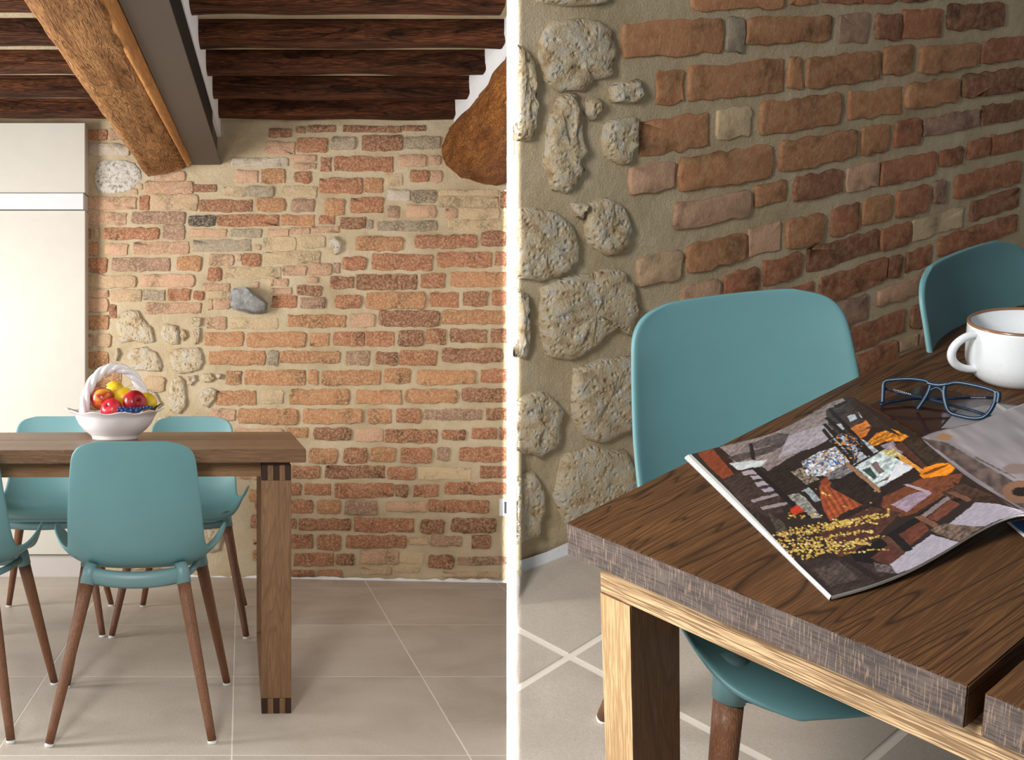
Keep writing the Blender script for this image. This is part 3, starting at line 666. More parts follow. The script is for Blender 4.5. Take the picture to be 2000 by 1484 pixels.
M_RED2 = fruit_mat('mottled_apple_skin', (130, 22, 22), (176, 44, 34), (232, 168, 70), (.4, .68), 22)
M_CRIM = fruit_mat('crimson_apple_skin', (190, 28, 52), (206, 46, 60), (226, 104, 84), (.45, .75))
M_YEL = fruit_mat('yellow_fruit_skin', (222, 186, 28), (236, 200, 44), (210, 176, 30), (.35, .6))
M_YEL2 = fruit_mat('amber_fruit_skin', (226, 168, 20), (232, 186, 36), (196, 170, 40), (.35, .6))
M_STEM = plain('fruit_stem', sr(70, 44, 26), .8, .1); M_BERRY = plain('blueberry_skin', sr(24, 62, 118), .35, .4); M_LEAF = plain('dark_leaf', sr(28, 40, 44), .5, .3)
def fruit(name, u, v, r, y, mat, label, cat, sq=.95, rot=(0, 0, 0), lemon=False):
    pr_ = []
    for i in range(25):
        a = math.pi*i/24
        if lemon: rr = r*math.sin(a); z = -r*1.08*math.cos(a)*(1+.12*abs(math.cos(a))**12)
        else: rr = r*math.sin(a)*(1+.06*math.cos(a)*-1); z = -r*sq*math.cos(a); d = max(0, 1-rr/(r*.5)); z += (-.20*r*d*d if math.cos(a) < 0 else .13*r*d*d)
        pr_.append((max(rr, 1e-4), z))
    V, Fc = lathe(pr_, 36)
    c = Vector((onA(u, y), y, CAM_H-(v-PY)/FPX*y)); M = T(*c) @ (Matrix.Rotation(rot[0], 4, 'X') @ Matrix.Rotation(rot[1], 4, 'Y'))
    e = thing(name, label, cat, M, 'fruit piled in the white bowl'); obj('flesh', V, Fc, mat, e, True)
    if not lemon:
        v2, f2 = tube([(0, 0, r*.72), (.001, 0, r*.9), (.004, .001, r*1.12)], [.0016, .0013, .0018], 8); obj('stem', v2, f2, M_STEM, e, True)
fruit('apple', 200, 779, .0405, 3.36, M_RED2, 'mottled dark red apple at the left of the bowl by the handle', 'apple', .98, (-.1, .2, 0))
fruit('apple', 218, 799, .036, 3.31, M_CRIM, 'low crimson apple half sunk at the front rim', 'apple', .9, (1.1, -.4, 0))
fruit('apple', 262.5, 785, .0385, 3.325, M_RED, 'glossy deep red apple at the right front of the pile', 'apple', .92, (1.3, .5, 0))
fruit('lemon', 223.5, 763, .033, 3.43, M_YEL, 'topmost yellow lemon at the back of the pile', 'lemon', 1, (1.2, .5, 0), True)
fruit('lemon', 240, 777, .033, 3.375, M_YEL, 'yellow lemon between the two red apples', 'lemon', 1, (.3, .6, 0), True)
fruit('lemon', 288, 787, .032, 3.39, M_YEL2, 'amber yellow lemon at the far right of the bowl', 'lemon', 1, (.3, -.5, 0), True)
rb = random.Random(3); bV, bF = lathe([(.0001, -.0062), (.003, -.0057), (.0058, -.0022), (.0062, .001), (.005, .0042), (.003, .0058), (.0022, .0052), (.0001, .005)], 12)
bme = None
for i in range(22):
    u = 232+i*3.6 if i < 12 else 236+(i-12)*6.6; v = 801.5+rb.uniform(-1.5, 1) if i < 12 else 797.5+rb.uniform(-1.5, 1); y = 3.262+.01*rb.random() if i < 12 else 3.282
    if i > 18: v -= 2
    c = (onA(u, y), y, CAM_H-(v-PY)/FPX*y)
    if bme is None: o = obj('blueberry', bV, bF, M_BERRY, None, True, T(*c)); bme = o.data
    else: o = link('blueberry', bme, None, None, False, T(*c))
    tag(o, 'small dark blueberry in the row along the front rim of the fruit bowl', 'berry', 'blueberries along the bowl rim')
for i in range(3):
    u0 = 300+i*5; c = Vector((onA(u0, 3.38), 3.38-.01*i, CAM_H-(800-i*2-PY)/FPX*3.38))
    V = []; 
    for k in range(9):
        f = k/8; w = .009*math.sin(math.pi*f)**.7; V += [(f*.04-.02, -w, .004*math.sin(f*3)), (f*.04-.02, 0, .002+.004*math.sin(f*3)), (f*.04-.02, w, .004*math.sin(f*3))]
    Fc = []
    for k in range(8): a = k*3; Fc += [(a, a+1, a+4, a+3), (a+1, a+2, a+5, a+4)]
    o = obj('leaf', V, Fc, M_LEAF, None, True, T(*c) @ Matrix.Rotation(-.5-.2*i, 4, 'Y') @ Rz(.3*i)); m_ = o.modifiers.new('t', 'SOLIDIFY'); m_.thickness = .0008
    tag(o, ('innermost', 'middle', 'outermost')[i]+' of three dark leaves poking over the right rim of the fruit bowl', 'leaf', 'dark leaves at the bowl rim')
# ------------------------------------------------------------------ magazine: a printed page drawn as flat ink on the paper
def poly_eval(P, us, vs):       # even-odd test of many points
    x, y = us, vs; ins = np.zeros(x.shape, bool); n = len(P)
    for i in range(n):
        x0, y0 = P[i]; x1, y1 = P[(i+1) % n]
        if y0 == y1: continue
        c = ((y0 > y) != (y1 > y)) & (x < (x1-x0)*(y-y0)/(y1-y0)+x0); ins ^= c
    return ins
def vnoise(u, v, s, seed=0):
    rs = np.random.RandomState(seed); g = rs.rand(64, 64); a = np.asarray(u)/s+100.3; b = np.asarray(v)/s+100.7; i = np.floor(a).astype(int); j = np.floor(b).astype(int); fa = a-i; fb = b-j; fa = fa*fa*(3-2*fa); fb = fb*fb*(3-2*fb)
    G = lambda p, q: g[p % 64, q % 64]
    return (G(i, j)*(1-fa)+G(i+1, j)*fa)*(1-fb)+(G(i, j+1)*(1-fa)+G(i+1, j+1)*fa)*fb
def along(u, v, ang, s1, s2, seed):
    c, s = math.cos(ang), math.sin(ang); return vnoise((u*c+v*s)/s1, (-u*s+v*c)/s2, 1., seed)
PRINT = [  # outline in picture coordinates, rgb, mottling amount
 ([(1300, 860), (1400, 840), (1410, 900), (1560, 1120), (1640, 1200), (1600, 1200)], (52, 44, 40), .4),
 ([(1361, 884), (1392, 876), (1440, 934), (1412, 936), (1385, 912)], (132, 66, 40), .2),
 ([(1392, 876), (1408, 874), (1450, 925), (1440, 934)], (60, 34, 26), .3),
 ([(1405, 873), (1496, 850), (1560, 822), (1620, 786), (1645, 776), (1662, 790), (1640, 830), (1610, 850), (1590, 868), (1540, 895), (1500, 920), (1480, 905), (1440, 915), (1425, 890)], (140, 126, 124), .35),
 ([(1420, 893), (1500, 872), (1560, 850), (1550, 862), (1500, 885), (1440, 902)], (84, 74, 72), .4),
 ([(1470, 865), (1520, 846), (1575, 850), (1520, 866), (1474, 876)], (96, 84, 84), .4),
 ([(1540, 850), (1610, 828), (1632, 850), (1590, 874), (1520, 895)], (166, 158, 166), .25),
 ([(1462, 866), (1470, 864), (1476, 898), (1468, 898)], (44, 34, 32), .1),
 ([(1424, 904), (1500, 897), (1484, 912), (1440, 918)], (200, 206, 208), .2),
 ([(1410, 935), (1470, 912), (1520, 945), (1530, 1000), (1500, 1010), (1450, 985)], (66, 52, 48), .5),
 ([(1448, 920), (1480, 916), (1488, 924), (1452, 928)], (170, 158, 164), .1), ([(1465, 930), (1490, 926), (1496, 933), (1470, 937)], (170, 160, 168), .1), ([(1474, 942), (1502, 938), (1506, 945), (1480, 950)], (164, 156, 168), .1), ([(1486, 955), (1512, 950), (1514, 957), (1492, 962)], (160, 150, 164), .1),
 ([(1466, 976), (1520, 962), (1524, 966), (1470, 982)], (150, 136, 140), .1), ([(1485, 990), (1535, 980), (1538, 985), (1490, 996)], (150, 138, 142), .1),
 ([(1468, 915), (1478, 912), (1590, 1010), (1570, 1012)], (34, 26, 24), .2),
 ([(1490, 925), (1560, 900), (1640, 870), (1700, 900), (1740, 960), (1700, 1000), (1640, 1010), (1560, 990), (1520, 950)], (46, 34, 32), .5),
 ([(1545, 922), (1570, 910), (1600, 936), (1575, 946)], (120, 108, 100), .6),
 ([(1565, 902), (1600, 882), (1632, 872), (1662, 900), (1612, 930), (1576, 928)], (196, 200, 206), .55),
 ([(1612, 925), (1655, 907), (1672, 918), (1640, 934), (1618, 936)], (120, 116, 120), .6),
 ([(1620, 860), (1650, 842), (1690, 860), (1716, 880), (1668, 908)], (176, 182, 190), .5),
 ([(1612, 800), (1660, 782), (1690, 800), (1706, 830), (1680, 856), (1640, 850), (1618, 830)], (70, 58, 56), .5),
 ([(1655, 812), (1668, 808), (1674, 818), (1660, 824)], (190, 200, 210), .2), ([(1676, 806), (1688, 800), (1694, 812), (1682, 816)], (190, 200, 210), .2), ([(1630, 830), (1642, 826), (1650, 838), (1638, 842)], (180, 186, 196), .2), ([(1666, 858), (1676, 854), (1682, 864), (1672, 868)], (190, 200, 210), .2),
 ([(1660, 836), (1700, 818), (1708, 820), (1706, 828), (1664, 850), (1655, 850)], (204, 124, 62), .35), ([(1652, 856), (1690, 838), (1700, 836), (1690, 852), (1658, 872)], (200, 120, 58), .35),
 ([(1695, 862), (1712, 846), (1740, 836), (1762, 846), (1775, 852), (1760, 862), (1730, 862), (1706, 872)], (206, 132, 44), .7),
 ([(1604, 840), (1610, 836), (1632, 862), (1672, 903), (1666, 907), (1626, 866)], (38, 30, 28), .1), ([(1606, 828), (1613, 826), (1676, 896), (1672, 905), (1640, 866)], (38, 30, 28), .1),
 ([(1610, 816), (1617, 813), (1698, 886), (1694, 893)], (38, 30, 28), .1), ([(1616, 800), (1624, 796), (1706, 884), (1700, 892), (1652, 838)], (38, 30, 28), .1),
 ([(1628, 792), (1660, 778), (1664, 782), (1634, 797)], (38, 30, 28), .1), ([(1650, 778), (1668, 778), (1720, 820), (1760, 852), (1700, 830)], (58, 46, 40), .3),
 ([(1720, 870), (1745, 862), (1764, 885), (1744, 892)], (150, 138, 156), .3),
 ([(1746, 870), (1762, 862), (1830, 930), (1808, 918)], (86, 54, 44), .3), ([(1735, 866), (1750, 880), (1815, 925), (1798, 924), (1762, 902)], (216, 150, 70), .25),
 ([(1762, 860), (1800, 856), (1870, 920), (1850, 930), (1830, 920)], (62, 50, 40), .5),
 ([(1648, 905), (1656, 902), (1725, 958), (1716, 962)], (150, 118, 92), .2),
 ([(1670, 912), (1722, 880), (1784, 912), (1717, 952)], (186, 198, 200), .5), ([(1700, 905), (1712, 900), (1728, 922), (1716, 926)], (126, 104, 104), .2), ([(1684, 918), (1700, 912), (1712, 930), (1706, 936)], (60, 84, 78), .4),
 ([(1720, 880), (1745, 876), (1765, 892), (1735, 892)], (206, 190, 130), .5), ([(1712, 944), (1750, 920), (1772, 912), (1740, 936)], (110, 92, 84), .3), ([(1722, 950), (1765, 906), (1776, 910), (1740, 942)], (158, 146, 188), .2), ([(1750, 905), (1780, 910), (1784, 914), (1730, 945)], (222, 224, 230), .1),
 ([(1717, 954), (1786, 913), (1794, 920), (1722, 964)], (48, 34, 32), .2),
 ([(1795, 928), (1805, 914), (1830, 905), (1856, 904), (1866, 914), (1850, 930), (1822, 936), (1804, 934)], (234, 142, 36), .2), ([(1796, 928), (1830, 912), (1858, 905), (1850, 910), (1812, 926)], (120, 70, 16), .0),
 ([(1726, 970), (1800, 934), (1880, 924), (1870, 950), (1790, 1000), (1760, 1010), (1720, 990)], (116, 68, 46), .35),
 ([(1740, 985), (1790, 960), (1822, 962), (1770, 1000)], (160, 140, 156), .25), ([(1764, 946), (1772, 944), (1818, 960), (1812, 964)], (170, 158, 166), .1),
 ([(1600, 1040), (1700, 990), (1760, 1000), (1700, 1060), (1640, 1090)], (80, 52, 44), .4),
 ([(1600, 948), (1612, 936), (1624, 942), (1622, 952), (1684, 986), (1650, 1000), (1622, 1018), (1606, 990), (1602, 966)], (152, 78, 48), .3),
 ([(1600, 940), (1616, 932), (1622, 944), (1606, 948)], (132, 68, 44), .2),
 ([(1543, 994), (1556, 986), (1572, 988), (1572, 998), (1556, 1004), (1545, 1002)], (186, 60, 36), .3),
 ([(1538, 968), (1560, 962), (1590, 985), (1610, 1010), (1586, 1012)], (140, 138, 132), .6), ([(1566, 958), (1580, 952), (1604, 976), (1590, 982)], (150, 160, 162), .5), ([(1564, 960), (1572, 958), (1616, 1008), (1606, 1012)], (46, 34, 32), .1),
 ([(1500, 1000), (1530, 1020), (1545, 1050), (1520, 1040), (1508, 1020)], (74, 66, 58), .5),
 ([(1660, 1080), (1720, 1052), (1800, 1000), (1880, 946), (1905, 950), (1900, 962), (1800, 1030), (1720, 1092), (1680, 1112)], (28, 22, 22), .3),
 ([(1860, 940), (1960, 980), (1990, 1000), (1940, 1010), (1880, 970)], (58, 42, 34), .5), ([(1840, 960), (1880, 944), (1940, 968), (1850, 975)], (72, 52, 40), .5),
 ([(1796, 1008), (1850, 968), (1856, 974), (1806, 1012)], (136, 122, 122), .2), ([(1810, 1012), (1856, 975), (1876, 985), (1830, 1018)], (112, 66, 50), .3),
 ([(1850, 962), (1864, 960), (1900, 975), (1888, 980)], (120, 84, 64), .2), ([(1785, 1010), (1800, 1006), (1834, 1024), (1828, 1032)], (120, 86, 66), .2),
 ([(1850, 1026), (1906, 981), (1950, 984), (2010, 1000), (1960, 1012), (1920, 1028)], (166, 160, 172), .12),
 ([(1815, 1035), (1845, 1022), (1920, 1030), (1900, 1040), (1876, 1058), (1850, 1050)], (104, 88, 78), .6),
 ([(1736, 1100), (1820, 1044), (1850, 1052), (1876, 1060), (1830, 1084), (1790, 1108), (1752, 1120)], (168, 162, 174), .12),
 ([(1745, 1050), (1800, 1016), (1815, 1035), (1770, 1072)], (104, 60, 46), .35), ([(1740, 1045), (1752, 1040), (1784, 1072), (1770, 1078)], (34, 26, 26), .1), ([(1720, 1050), (1735, 1046), (1768, 1080), (1756, 1086)], (92, 64, 54), .2),
 ([(1700, 1090), (1740, 1060), (1766, 1082), (1735, 1104)], (88, 52, 44), .3),
 ([(1560, 1090), (1640, 1092), (1700, 1100), (1735, 1122), (1680, 1150), (1628, 1160), (1600, 1130)], (58, 46, 44), .5), ([(1590, 1112), (1640, 1096), (1680, 1130), (1620, 1146)], (78, 66, 62), .5),
 ([(1640, 1088), (1650, 1085), (1722, 1128), (1712, 1136)], (44, 34, 30), .2),
 ([(1706, 1098), (1740, 1104), (1750, 1120), (1712, 1116)], (96, 86, 86), .6)]
def ink(u, v):
    col = np.zeros(u.shape+(3,)); col[:] = (50, 38, 35)
    wob_u = u+(vnoise(u, v, 7, 1)-.5)*1.8; wob_v = v+(vnoise(u, v, 7, 2)-.5)*1.8
    for i, (P, c, mo) in enumerate(PRINT):
        m = poly_eval(P, wob_u, wob_v); k = 1+mo*((along(u, v, -.6, 9, 2.2, i+3)-.5)*1.+(vnoise(u, v, 2.4, i+5)-.5)*.6)
        col[m] = (np.array(c)*k[..., None])[m]
    # patterned curtains: coloured flecks
    for P, cc in (([(1565, 902), (1600, 882), (1632, 872), (1662, 900), (1612, 930), (1576, 928)], [(70, 110, 170), (210, 150, 90), (90, 90, 96)]), ([(1620, 860), (1650, 842), (1690, 860), (1668, 905)], [(80, 90, 120), (206, 140, 70), (60, 50, 50)]), ([(1545, 922), (1570, 910), (1600, 936), (1575, 946)], [(170, 150, 120), (60, 50, 46)])):
        m = poly_eval(P, u, v)
        for k, c in enumerate(cc): mm = m & (vnoise(u, v, 3.2, 40+k) > .72); col[mm] = c
    # yellow blossom sprays
    rs = np.random.RandomState(4)
    sprays = [((1505, 1040), (1790, 1000), 8), ((1520, 1058), (1716, 1008), 9), ((1515, 1070), (1708, 1036), 10), ((1540, 1080), (1700, 1060), 10), ((1520, 1050), (1660, 1020), 9), ((1530, 1074), (1724, 1052), 8), ((1560, 1086), (1668, 1064), 6), ((1538, 1012), (1610, 1005), 4), ((1570, 1085), (1735, 1076), 3), ((1690, 1000), (1708, 964), 2), ((1620, 1030), (1718, 1020), 4), ((1590, 948), (1655, 995), 1)]
    for (a, b, w) in sprays:
        n = int(abs(b[0]-a[0])*.36*max(w, 3)/5)
        for _ in range(n):
            f = rs.rand()**.9; x = a[0]+(b[0]-a[0])*f+rs.randn()*1.5; y = a[1]+(b[1]-a[1])*f+8*math.sin(f*3+w)*.4+rs.randn()*w*.62*(1.15-f)+5*math.sin(f*9+w)*.5
            x = min(x, 1735); r = rs.uniform(.9, 2.1); m = ((u-x)/1.3)**2+(v-y)**2 < r*r
            c = np.array([(212, 178, 92), (198, 160, 76), (226, 200, 130), (170, 136, 66)][rs.randint(4)]); col[m] = c*rs.uniform(.85, 1.05)
    # pleats of the hanging cloth
    m = poly_eval([(1602, 950), (1622, 950), (1684, 986), (1622, 1018)], u, v); s = np.sin((u*.9-v*.55)*.55); col[m] *= (1+.14*s[m])[:, None]
    col[:] = np.clip((col-10)*1.04, 8, 250)
    return col
def to_lin(c): c = c/255.; return np.where(c <= .04045, c/12.92, ((c+.055)/1.055)**2.4)
def polyline(P, f):             # point at fraction f of length
    P = [np.array(p, float) for p in P]; L = [0]
    for a, b in zip(P, P[1:]): L.append(L[-1]+np.linalg.norm(b-a))
    x = f*L[-1]
    for i in range(len(P)-1):
        if x <= L[i+1]+1e-9: t = (x-L[i])/max(L[i+1]-L[i], 1e-9); return P[i]*(1-t)+P[i+1]*t
    return P[-1]
def smoothline(P): return [tuple(cr(P, k/40)) for k in range(41)]
def printed(name, UV, Z, colf, mat, parent, thick=.0003):
    """UV: (n,m,2) picture coordinates, Z: (n,m) heights over the room floor"""
    n, m = UV.shape[:2]; V = []
    for i in range(n):
        for j in range(m): V.append(tuple(zB(UV[i, j, 0], UV[i, j, 1], Z[i, j])))
    Fc = [(i*m+j, i*m+j+1, (i+1)*m+j+1, (i+1)*m+j) for i in range(n-1) for j in range(m-1)]
    me = bpy.data.meshes.new(name); me.from_pydata(V, [], Fc)
    if colf is not None:
        c = to_lin(colf(UV[..., 0].ravel(), UV[..., 1].ravel())); at = me.color_attributes.new('print', 'FLOAT_COLOR', 'POINT'); at.data.foreach_set('color', np.c_[c, np.ones(len(c))].astype(np.float32).ravel())
    return link(name, me, mat, parent, True)
def print_mat(name, rough=.32, spec=.5):
    t = NT(name, rough, spec); a = t.n('VertexColor'); a.layer_name = 'print'; return t.col(a.outputs[0])
M_PRINT = print_mat('printed_page'); M_PAPER = plain('page_paper', sr(232, 230, 224), .5, .3)
M_PSTK = plain('page_stack_paper', sr(176, 176, 174), .6, .2)
def edge_mat():
    t = NT('page_edges', .7, .2); v = t.coord((1, 1, 900)); return t.col(t.ramp(t.noise(v, 1, 1), [(.3, sr(206, 203, 196)), (.7, sr(246, 244, 238))]))
M_PEDGE = edge_mat()
mg = thing('magazine', 'open glossy magazine lying across the table corner with an interior photo', 'magazine', MB)
fore = [(1350, 887), (1420, 955), (1500, 1038), (1560, 1102), (1624, 1163)]
spine = smoothline([(1668, 776), (1700, 797), (1772, 838), (1829, 884), (1885, 929), (1942, 965), (2004, 1000), (2050, 1018)])
top = smoothline([(1350, 887), (1411, 871), (1496, 850), (1552, 825), (1607, 793), (1644, 778), (1668, 776)])
bot = smoothline([(1624, 1163), (1699, 1142), (1770, 1115), (1837, 1080), (1904, 1040), (1958, 1014), (2005, 1004), (2050, 1018)])
NA, NB_ = 300, 330; UV = np.zeros((NA, NB_, 2)); Z = np.zeros((NA, NB_))
TP = [polyline(top, j/(NB_-1)) for j in range(NB_)]; BT = [polyline(bot, j/(NB_-1)) for j in range(NB_)]; FO = [polyline(fore, i/(NA-1)) for i in range(NA)]; SP = [polyline(spine, i/(NA-1)) for i in range(NA)]
c00, c01, c10, c11 = TP[0], TP[-1], BT[0], BT[-1]
def pageZ(a, b): return .7575+(.010+.022*a)*b**2.2
for i in range(NA):
    a = i/(NA-1)
    for j in range(NB_):
        b = j/(NB_-1)
        UV[i, j] = (1-a)*TP[j]+a*BT[j]+(1-b)*FO[i]+b*SP[i]-((1-a)*(1-b)*c00+(1-a)*b*c01+a*(1-b)*c10+a*b*c11); Z[i, j] = pageZ(a, b)
pg = printed('printed_page', UV, Z, ink, M_PRINT, mg)
# paper block under the page: white fore-edge and lower edge
cor = []
fe = [polyline([(1337, 894), (1620, 1171)], f) for f in np.linspace(0, 1, 20)]
V = []; Fc = []
for k in range(20):
    p = zB(*FO[int(k/19*(NA-1))], .7570); q = zB(*fe[k], .7515); V += [tuple(p), tuple((p+q)/2+Vector((0, 0, .0022))), tuple(q), (q.x, q.y, .7503)]
for k in range(19):
    for s in range(3): a = 4*k+s; Fc.append((a, a+1, a+5, a+4))
obj('page_stack', V, Fc, M_PSTK, mg, False)
for (off, z_, nm) in ((.0, .7530, 'page_edge'), (.45, .7548, 'page_edge')):
    V = []
    for k in range(20):
        f_ = zB(*FO[int(k/19*(NA-1))], z_+.001); q = zB(*fe[k], z_); p = q+(f_-q)*off
        p2 = q+(f_-q)*(off+.28); V += [(p.x, p.y, z_+.0006), (p2.x, p2.y, z_+.0018)]
    obj(nm, V, [(2*k, 2*k+1, 2*k+3, 2*k+2) for k in range(19)], M_PEDGE, mg, False)
V = []; n = 60
for k in range(n):
    j = int(k/(n-1)*(NB_-1)); b = k/(n-1); z = pageZ(1, b); th = .0052*(1-.55*b)
    for dz in (-.0002, -th*.5, -th): u_, v_ = UV[NA-1, j]; p = zB(u_, v_, z); V.append((p.x-.0006 if dz == -th*.5 else p.x, p.y, max(p.z+dz, .7505)))
obj('page_edge', V, [(3*k+s, 3*k+s+1, 3*k+s+4, 3*k+s+3) for k in range(n-1) for s in range(2)], M_PEDGE, mg, False)
# leaves turning up at the right of the spine
def inkR(u, v):
    col = np.zeros(u.shape+(3,)); n1 = along(u, v, .55, 40, 9, 3)
    col[:] = (142, 134, 138); col += ((n1-.5)*34)[:, None]
    w = (u-1800)*.6-(v-856); strip = poly_eval([(1798, 856), (1850, 866), (1990, 948), (2060, 990), (2080, 1040), (1990, 990), (1900, 930)], u, v)
    tex = (58+46*vnoise(u, v, 9, 7)+20*vnoise(u, v, 3, 8))
    col[strip] = np.stack([tex, tex*.84, tex*.8], 1)[strip]
    m = poly_eval([(1826, 856), (1840, 848), (1862, 852), (1852, 862)], u, v); col[m] = (150, 112, 70)
    m = ((u-1992)/34)**2+((v-962)/22)**2 < 1; col[m] = (132, 96, 74); m = ((u-1996)/20)**2+((v-962)/9)**2 < 1; col[m] = (30, 22, 20)
    for P in ([(1905, 892), (1985, 934), (1987, 937), (1904, 896)],): m = poly_eval(P, u, v); col[m] = (90, 82, 84)
    m = ((u-1985)/26)**2+((v-917)/10)**2 < 1; col[m] = (128, 112, 106)
    m = poly_eval([(1855, 842), (2000, 800), (2060, 790), (2060, 850), (1930, 880), (1880, 862)], u, v); col[m] = (col*.86+np.array((128, 140, 140))*.14)[m]
    return np.clip(col, 8, 250)
def patch(name, L, Rr, zf, colf, n, m):
    UVp = np.zeros((n, m, 2)); Zp = np.zeros((n, m))
    for i in range(n):
        a, b = polyline(L, i/(n-1)), polyline(Rr, i/(n-1))
        for j in range(m): f = j/(m-1); UVp[i, j] = a*(1-f)+b*f; Zp[i, j] = zf(i/(n-1), f)
    return printed(name, UVp, Zp, colf, M_PRINT, mg)
UVr = np.zeros((120, 130, 2)); Zr = np.zeros((120, 130))
sp2 = [polyline([(1800, 856)]+[p for p in spine if p[0] > 1803]+[(2110, 1046)], i/119) for i in range(120)]
tp2 = smoothline([(1800, 856), (1822, 846), (1860, 836), (1905, 826), (1955, 806), (2000, 789), (2090, 755)])
for i in range(120):
    for j in range(130):
        f = j/129; t_ = polyline(tp2, f); UVr[i, j] = sp2[i]+(t_-np.array(tp2[0])); UVr[i, j, 0] += f*0
        Zr[i, j] = .771+.006*(i/119)+.052*f*(1-.25*f)
pr_ = printed('turned_page', UVr, Zr, inkR, M_PRINT, mg); m_ = pr_.modifiers.new('t', 'SOLIDIFY'); m_.thickness = .0012
# blue-printed corner of the lower leaf and the lower sheet under the glasses
def flat(name, P, z, mat, parent):
    V = [tuple(zB(u, v, z)) for u, v in P]; V += [(a, b, c-.0006) for a, b, c in V]; m = len(P)
    return obj(name, V, [tuple(range(m)), tuple(reversed(range(m, 2*m)))]+[(k, m+k, m+(k+1) % m, (k+1) % m) for k in range(m)], mat, parent)
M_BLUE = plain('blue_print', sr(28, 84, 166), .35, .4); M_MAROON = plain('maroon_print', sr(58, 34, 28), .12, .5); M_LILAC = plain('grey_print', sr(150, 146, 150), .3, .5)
flat('lower_leaf', [(1966, 1020), (2040, 1004), (2100, 1040), (2060, 1098)], .7512, M_PAPER, mg)
flat('blue_picture', [(1973, 1019), (2040, 1008), (2094, 1042), (2058, 1088)], .7516, M_BLUE, mg)
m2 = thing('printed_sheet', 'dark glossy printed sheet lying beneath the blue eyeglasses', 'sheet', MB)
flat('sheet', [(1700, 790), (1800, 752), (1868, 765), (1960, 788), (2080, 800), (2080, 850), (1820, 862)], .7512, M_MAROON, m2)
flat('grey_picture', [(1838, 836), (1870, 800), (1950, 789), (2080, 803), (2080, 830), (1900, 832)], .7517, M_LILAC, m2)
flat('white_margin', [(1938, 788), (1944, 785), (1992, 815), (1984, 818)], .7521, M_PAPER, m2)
# ------------------------------------------------------------------ eyeglasses
M_FRAME = plain('blue_acetate', sr(8, 48, 76), .32, .5); M_TEMPLE = plain('dark_blue_temple', sr(22, 44, 72), .4, .4); M_PRW = plain('temple_print', sr(210, 220, 226), .5, .3)
gl_ = NT('lens_glass', .02, .5); gl_.b.inputs['Transmission Weight'].default_value = 1.; gl_.b.inputs['IOR'].default_value = 1.02; M_LENS = gl_.m
ey = thing('eyeglasses', 'dark blue rectangular eyeglasses with folded arms resting before the mug', 'glasses', MB)
g0 = zB(1792, 800, .754); g1 = zB(1900, 818, .754); gh = (g1-g0).normalized(); gb = Vector((-gh.y, gh.x, 0))
if gb.dot(Vector((.5, .8, 0))) < 0: gb = -gb
gup = (Vector((0, 0, 1))+gb*.45).normalized(); gnn = gh.cross(gup); gk = gnn.dot(g0)
def G(u, v, off=0): return rayB(u, v, gnn, gk+off)
def ztube(name, uv, rad, mat, closed=False, off=0., n=10, fl=None):
    pts = [G(u, v, off) for u, v in uv]; pts = [Vector(cr([tuple(p) for p in (pts+[pts[0]] if closed else pts)], k/60)) for k in range(60 if closed else 61)]
    v, f = tube(pts, rad, n, closed); return obj(name, v, f, mat, ey, True)
RL = [(1846, 752), (1869, 747), (1905, 753), (1938, 762), (1945, 770), (1940, 792), (1925, 812), (1905, 817), (1875, 812), (1854, 804), (1846, 782), (1844, 765)]
LL = [(1724, 786), (1725, 765), (1727, 747), (1740, 742), (1778, 740), (1808, 744), (1817, 752), (1812, 768), (1802, 785), (1792, 799)]
ztube('rim', RL, .0029, M_FRAME, True); ztube('rim', LL, .0027, M_FRAME)
ztube('bridge', [(1812, 748), (1824, 751), (1838, 752), (1850, 750)], .0038, M_FRAME); ztube('nose_pad', [(1815, 766), (1820, 760), (1830, 757), (1838, 761), (1843, 770)], .0016, M_FRAME)
ztube('hinge', [(1942, 766), (1951, 768), (1949, 786)], .003, M_FRAME)
P = [G(u, v) for u, v in RL]; obj('lens', P, [tuple(range(len(P)))], M_LENS, ey); P = [G(u, v) for u, v in LL]; obj('lens', P, [tuple(range(len(P)))], M_LENS, ey)
def ttube(name, uvz, rad): 
    pts = [zB(u, v, z) for u, v, z in uvz]; pts = [Vector(cr([tuple(p) for p in pts], k/40)) for k in range(41)]; v, f = tube(pts, rad, 10); return obj(name, v, f, M_TEMPLE, ey, True)
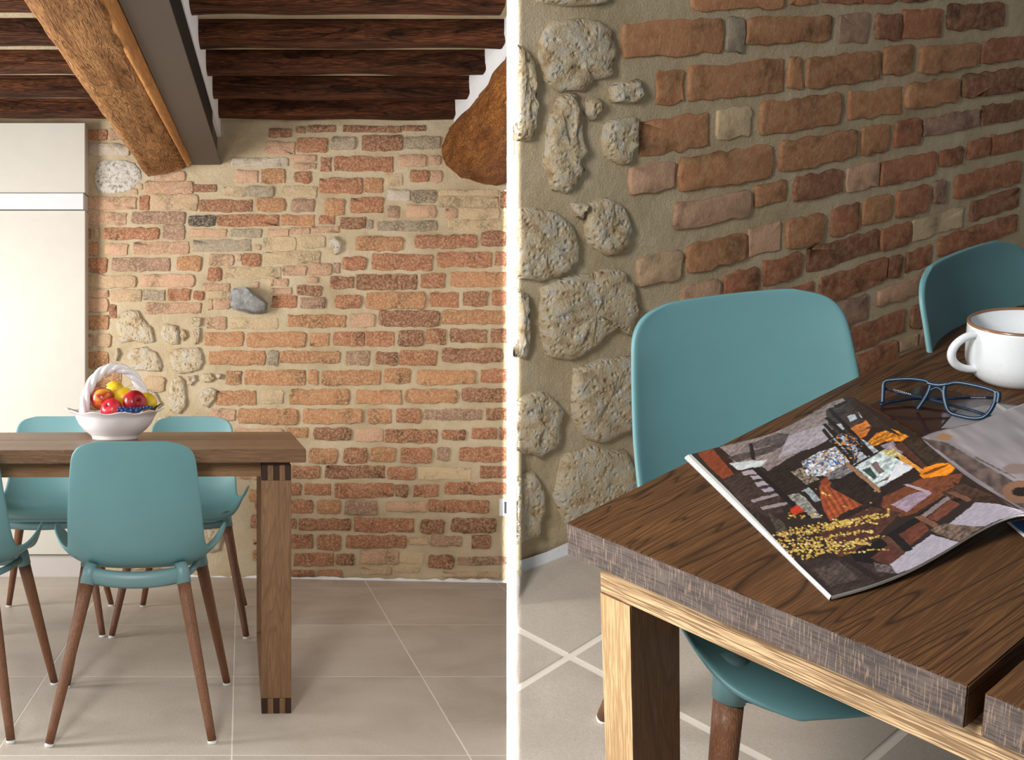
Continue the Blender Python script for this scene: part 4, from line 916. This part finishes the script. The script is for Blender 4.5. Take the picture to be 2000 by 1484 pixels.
t1 = ttube('temple_arm', [(1948, 776, .766), (1900, 776, .764), (1850, 778, .762), (1790, 778, .759), (1745, 784, .757), (1720, 791, .7555)], .0023)
t2 = ttube('temple_arm', [(1727, 758, .774), (1760, 767, .772), (1800, 776, .769), (1850, 789, .763), (1900, 802, .758), (1940, 815, .7558)], .0024)
for k in range(9):
    for (u, v, z, dv) in ((1746+k*4.0, 760.5+k*1.15, .7765, 2.2), (1897+k*3.3, 776.2, .7672, 2)):
        a = [zB(u+i, v+j, z) for i, j in ((-1.2, -dv/2), (1.1, -dv/2), (1.1, dv/2), (-1.2, dv/2))]
        obj('lettering', a, [(0, 1, 2, 3)], M_PRW, t2 if dv > 2 else t1)
# ------------------------------------------------------------------ mug
def mug_mat():
    t = NT('speckled_glaze', .15, .5); v = t.coord()
    c = t.mix(t.ramp(t.noise(v, 420, 2), [(.66, G2(0)), (.74, G2(.35))]), sr(236, 241, 245), sr(160, 152, 144)); return t.col(c)
M_MUG = mug_mat(); M_MUGR = plain('brown_glaze_rim', sr(142, 104, 78), .2, .5)
MR, MH = .0735, .098
q = zB(1898, 722, .775); mc = q+Vector((RB[0][0], RB[0][1], 0)).normalized()*MR
mu = thing('mug', 'large white speckled mug with brown rim and round handle', 'mug', MB @ T(mc.x, mc.y, .7503))
prof = [(.0001, .002), (.045, .002), (.048, 0), (.052, .001), (.060, .008), (.068, .019), (.0725, .034), (MR, .05), (MR, .09), (MR, .0945)]
V, Fc = lathe(prof+[(MR-.004, .0945), (MR-.005, .05), (MR-.012, .02), (.04, .009), (.0001, .008)], 72); obj('body', V, Fc, M_MUG, mu, True)
V, Fc = lathe([(MR+.0003, .0935), (MR+.0003, .0962), (MR-.002, .0975), (MR-.0042, .0962), (MR-.0042, .0935)], 72); obj('rim', V, Fc, M_MUGR, mu, True)
hd = -Vector((RB[0][0], RB[0][1], 0)).normalized()
pts = []
for k in range(31):
    a = math.pi*(-.5+k/30)*1.08; pts.append(hd*(MR-.006+.040*math.cos(a))+Vector((0, 0, .055+.0295*math.sin(a))))
v, f = tube(pts, .0062, 12); obj('handle', v, f, M_MUG, mu, True)
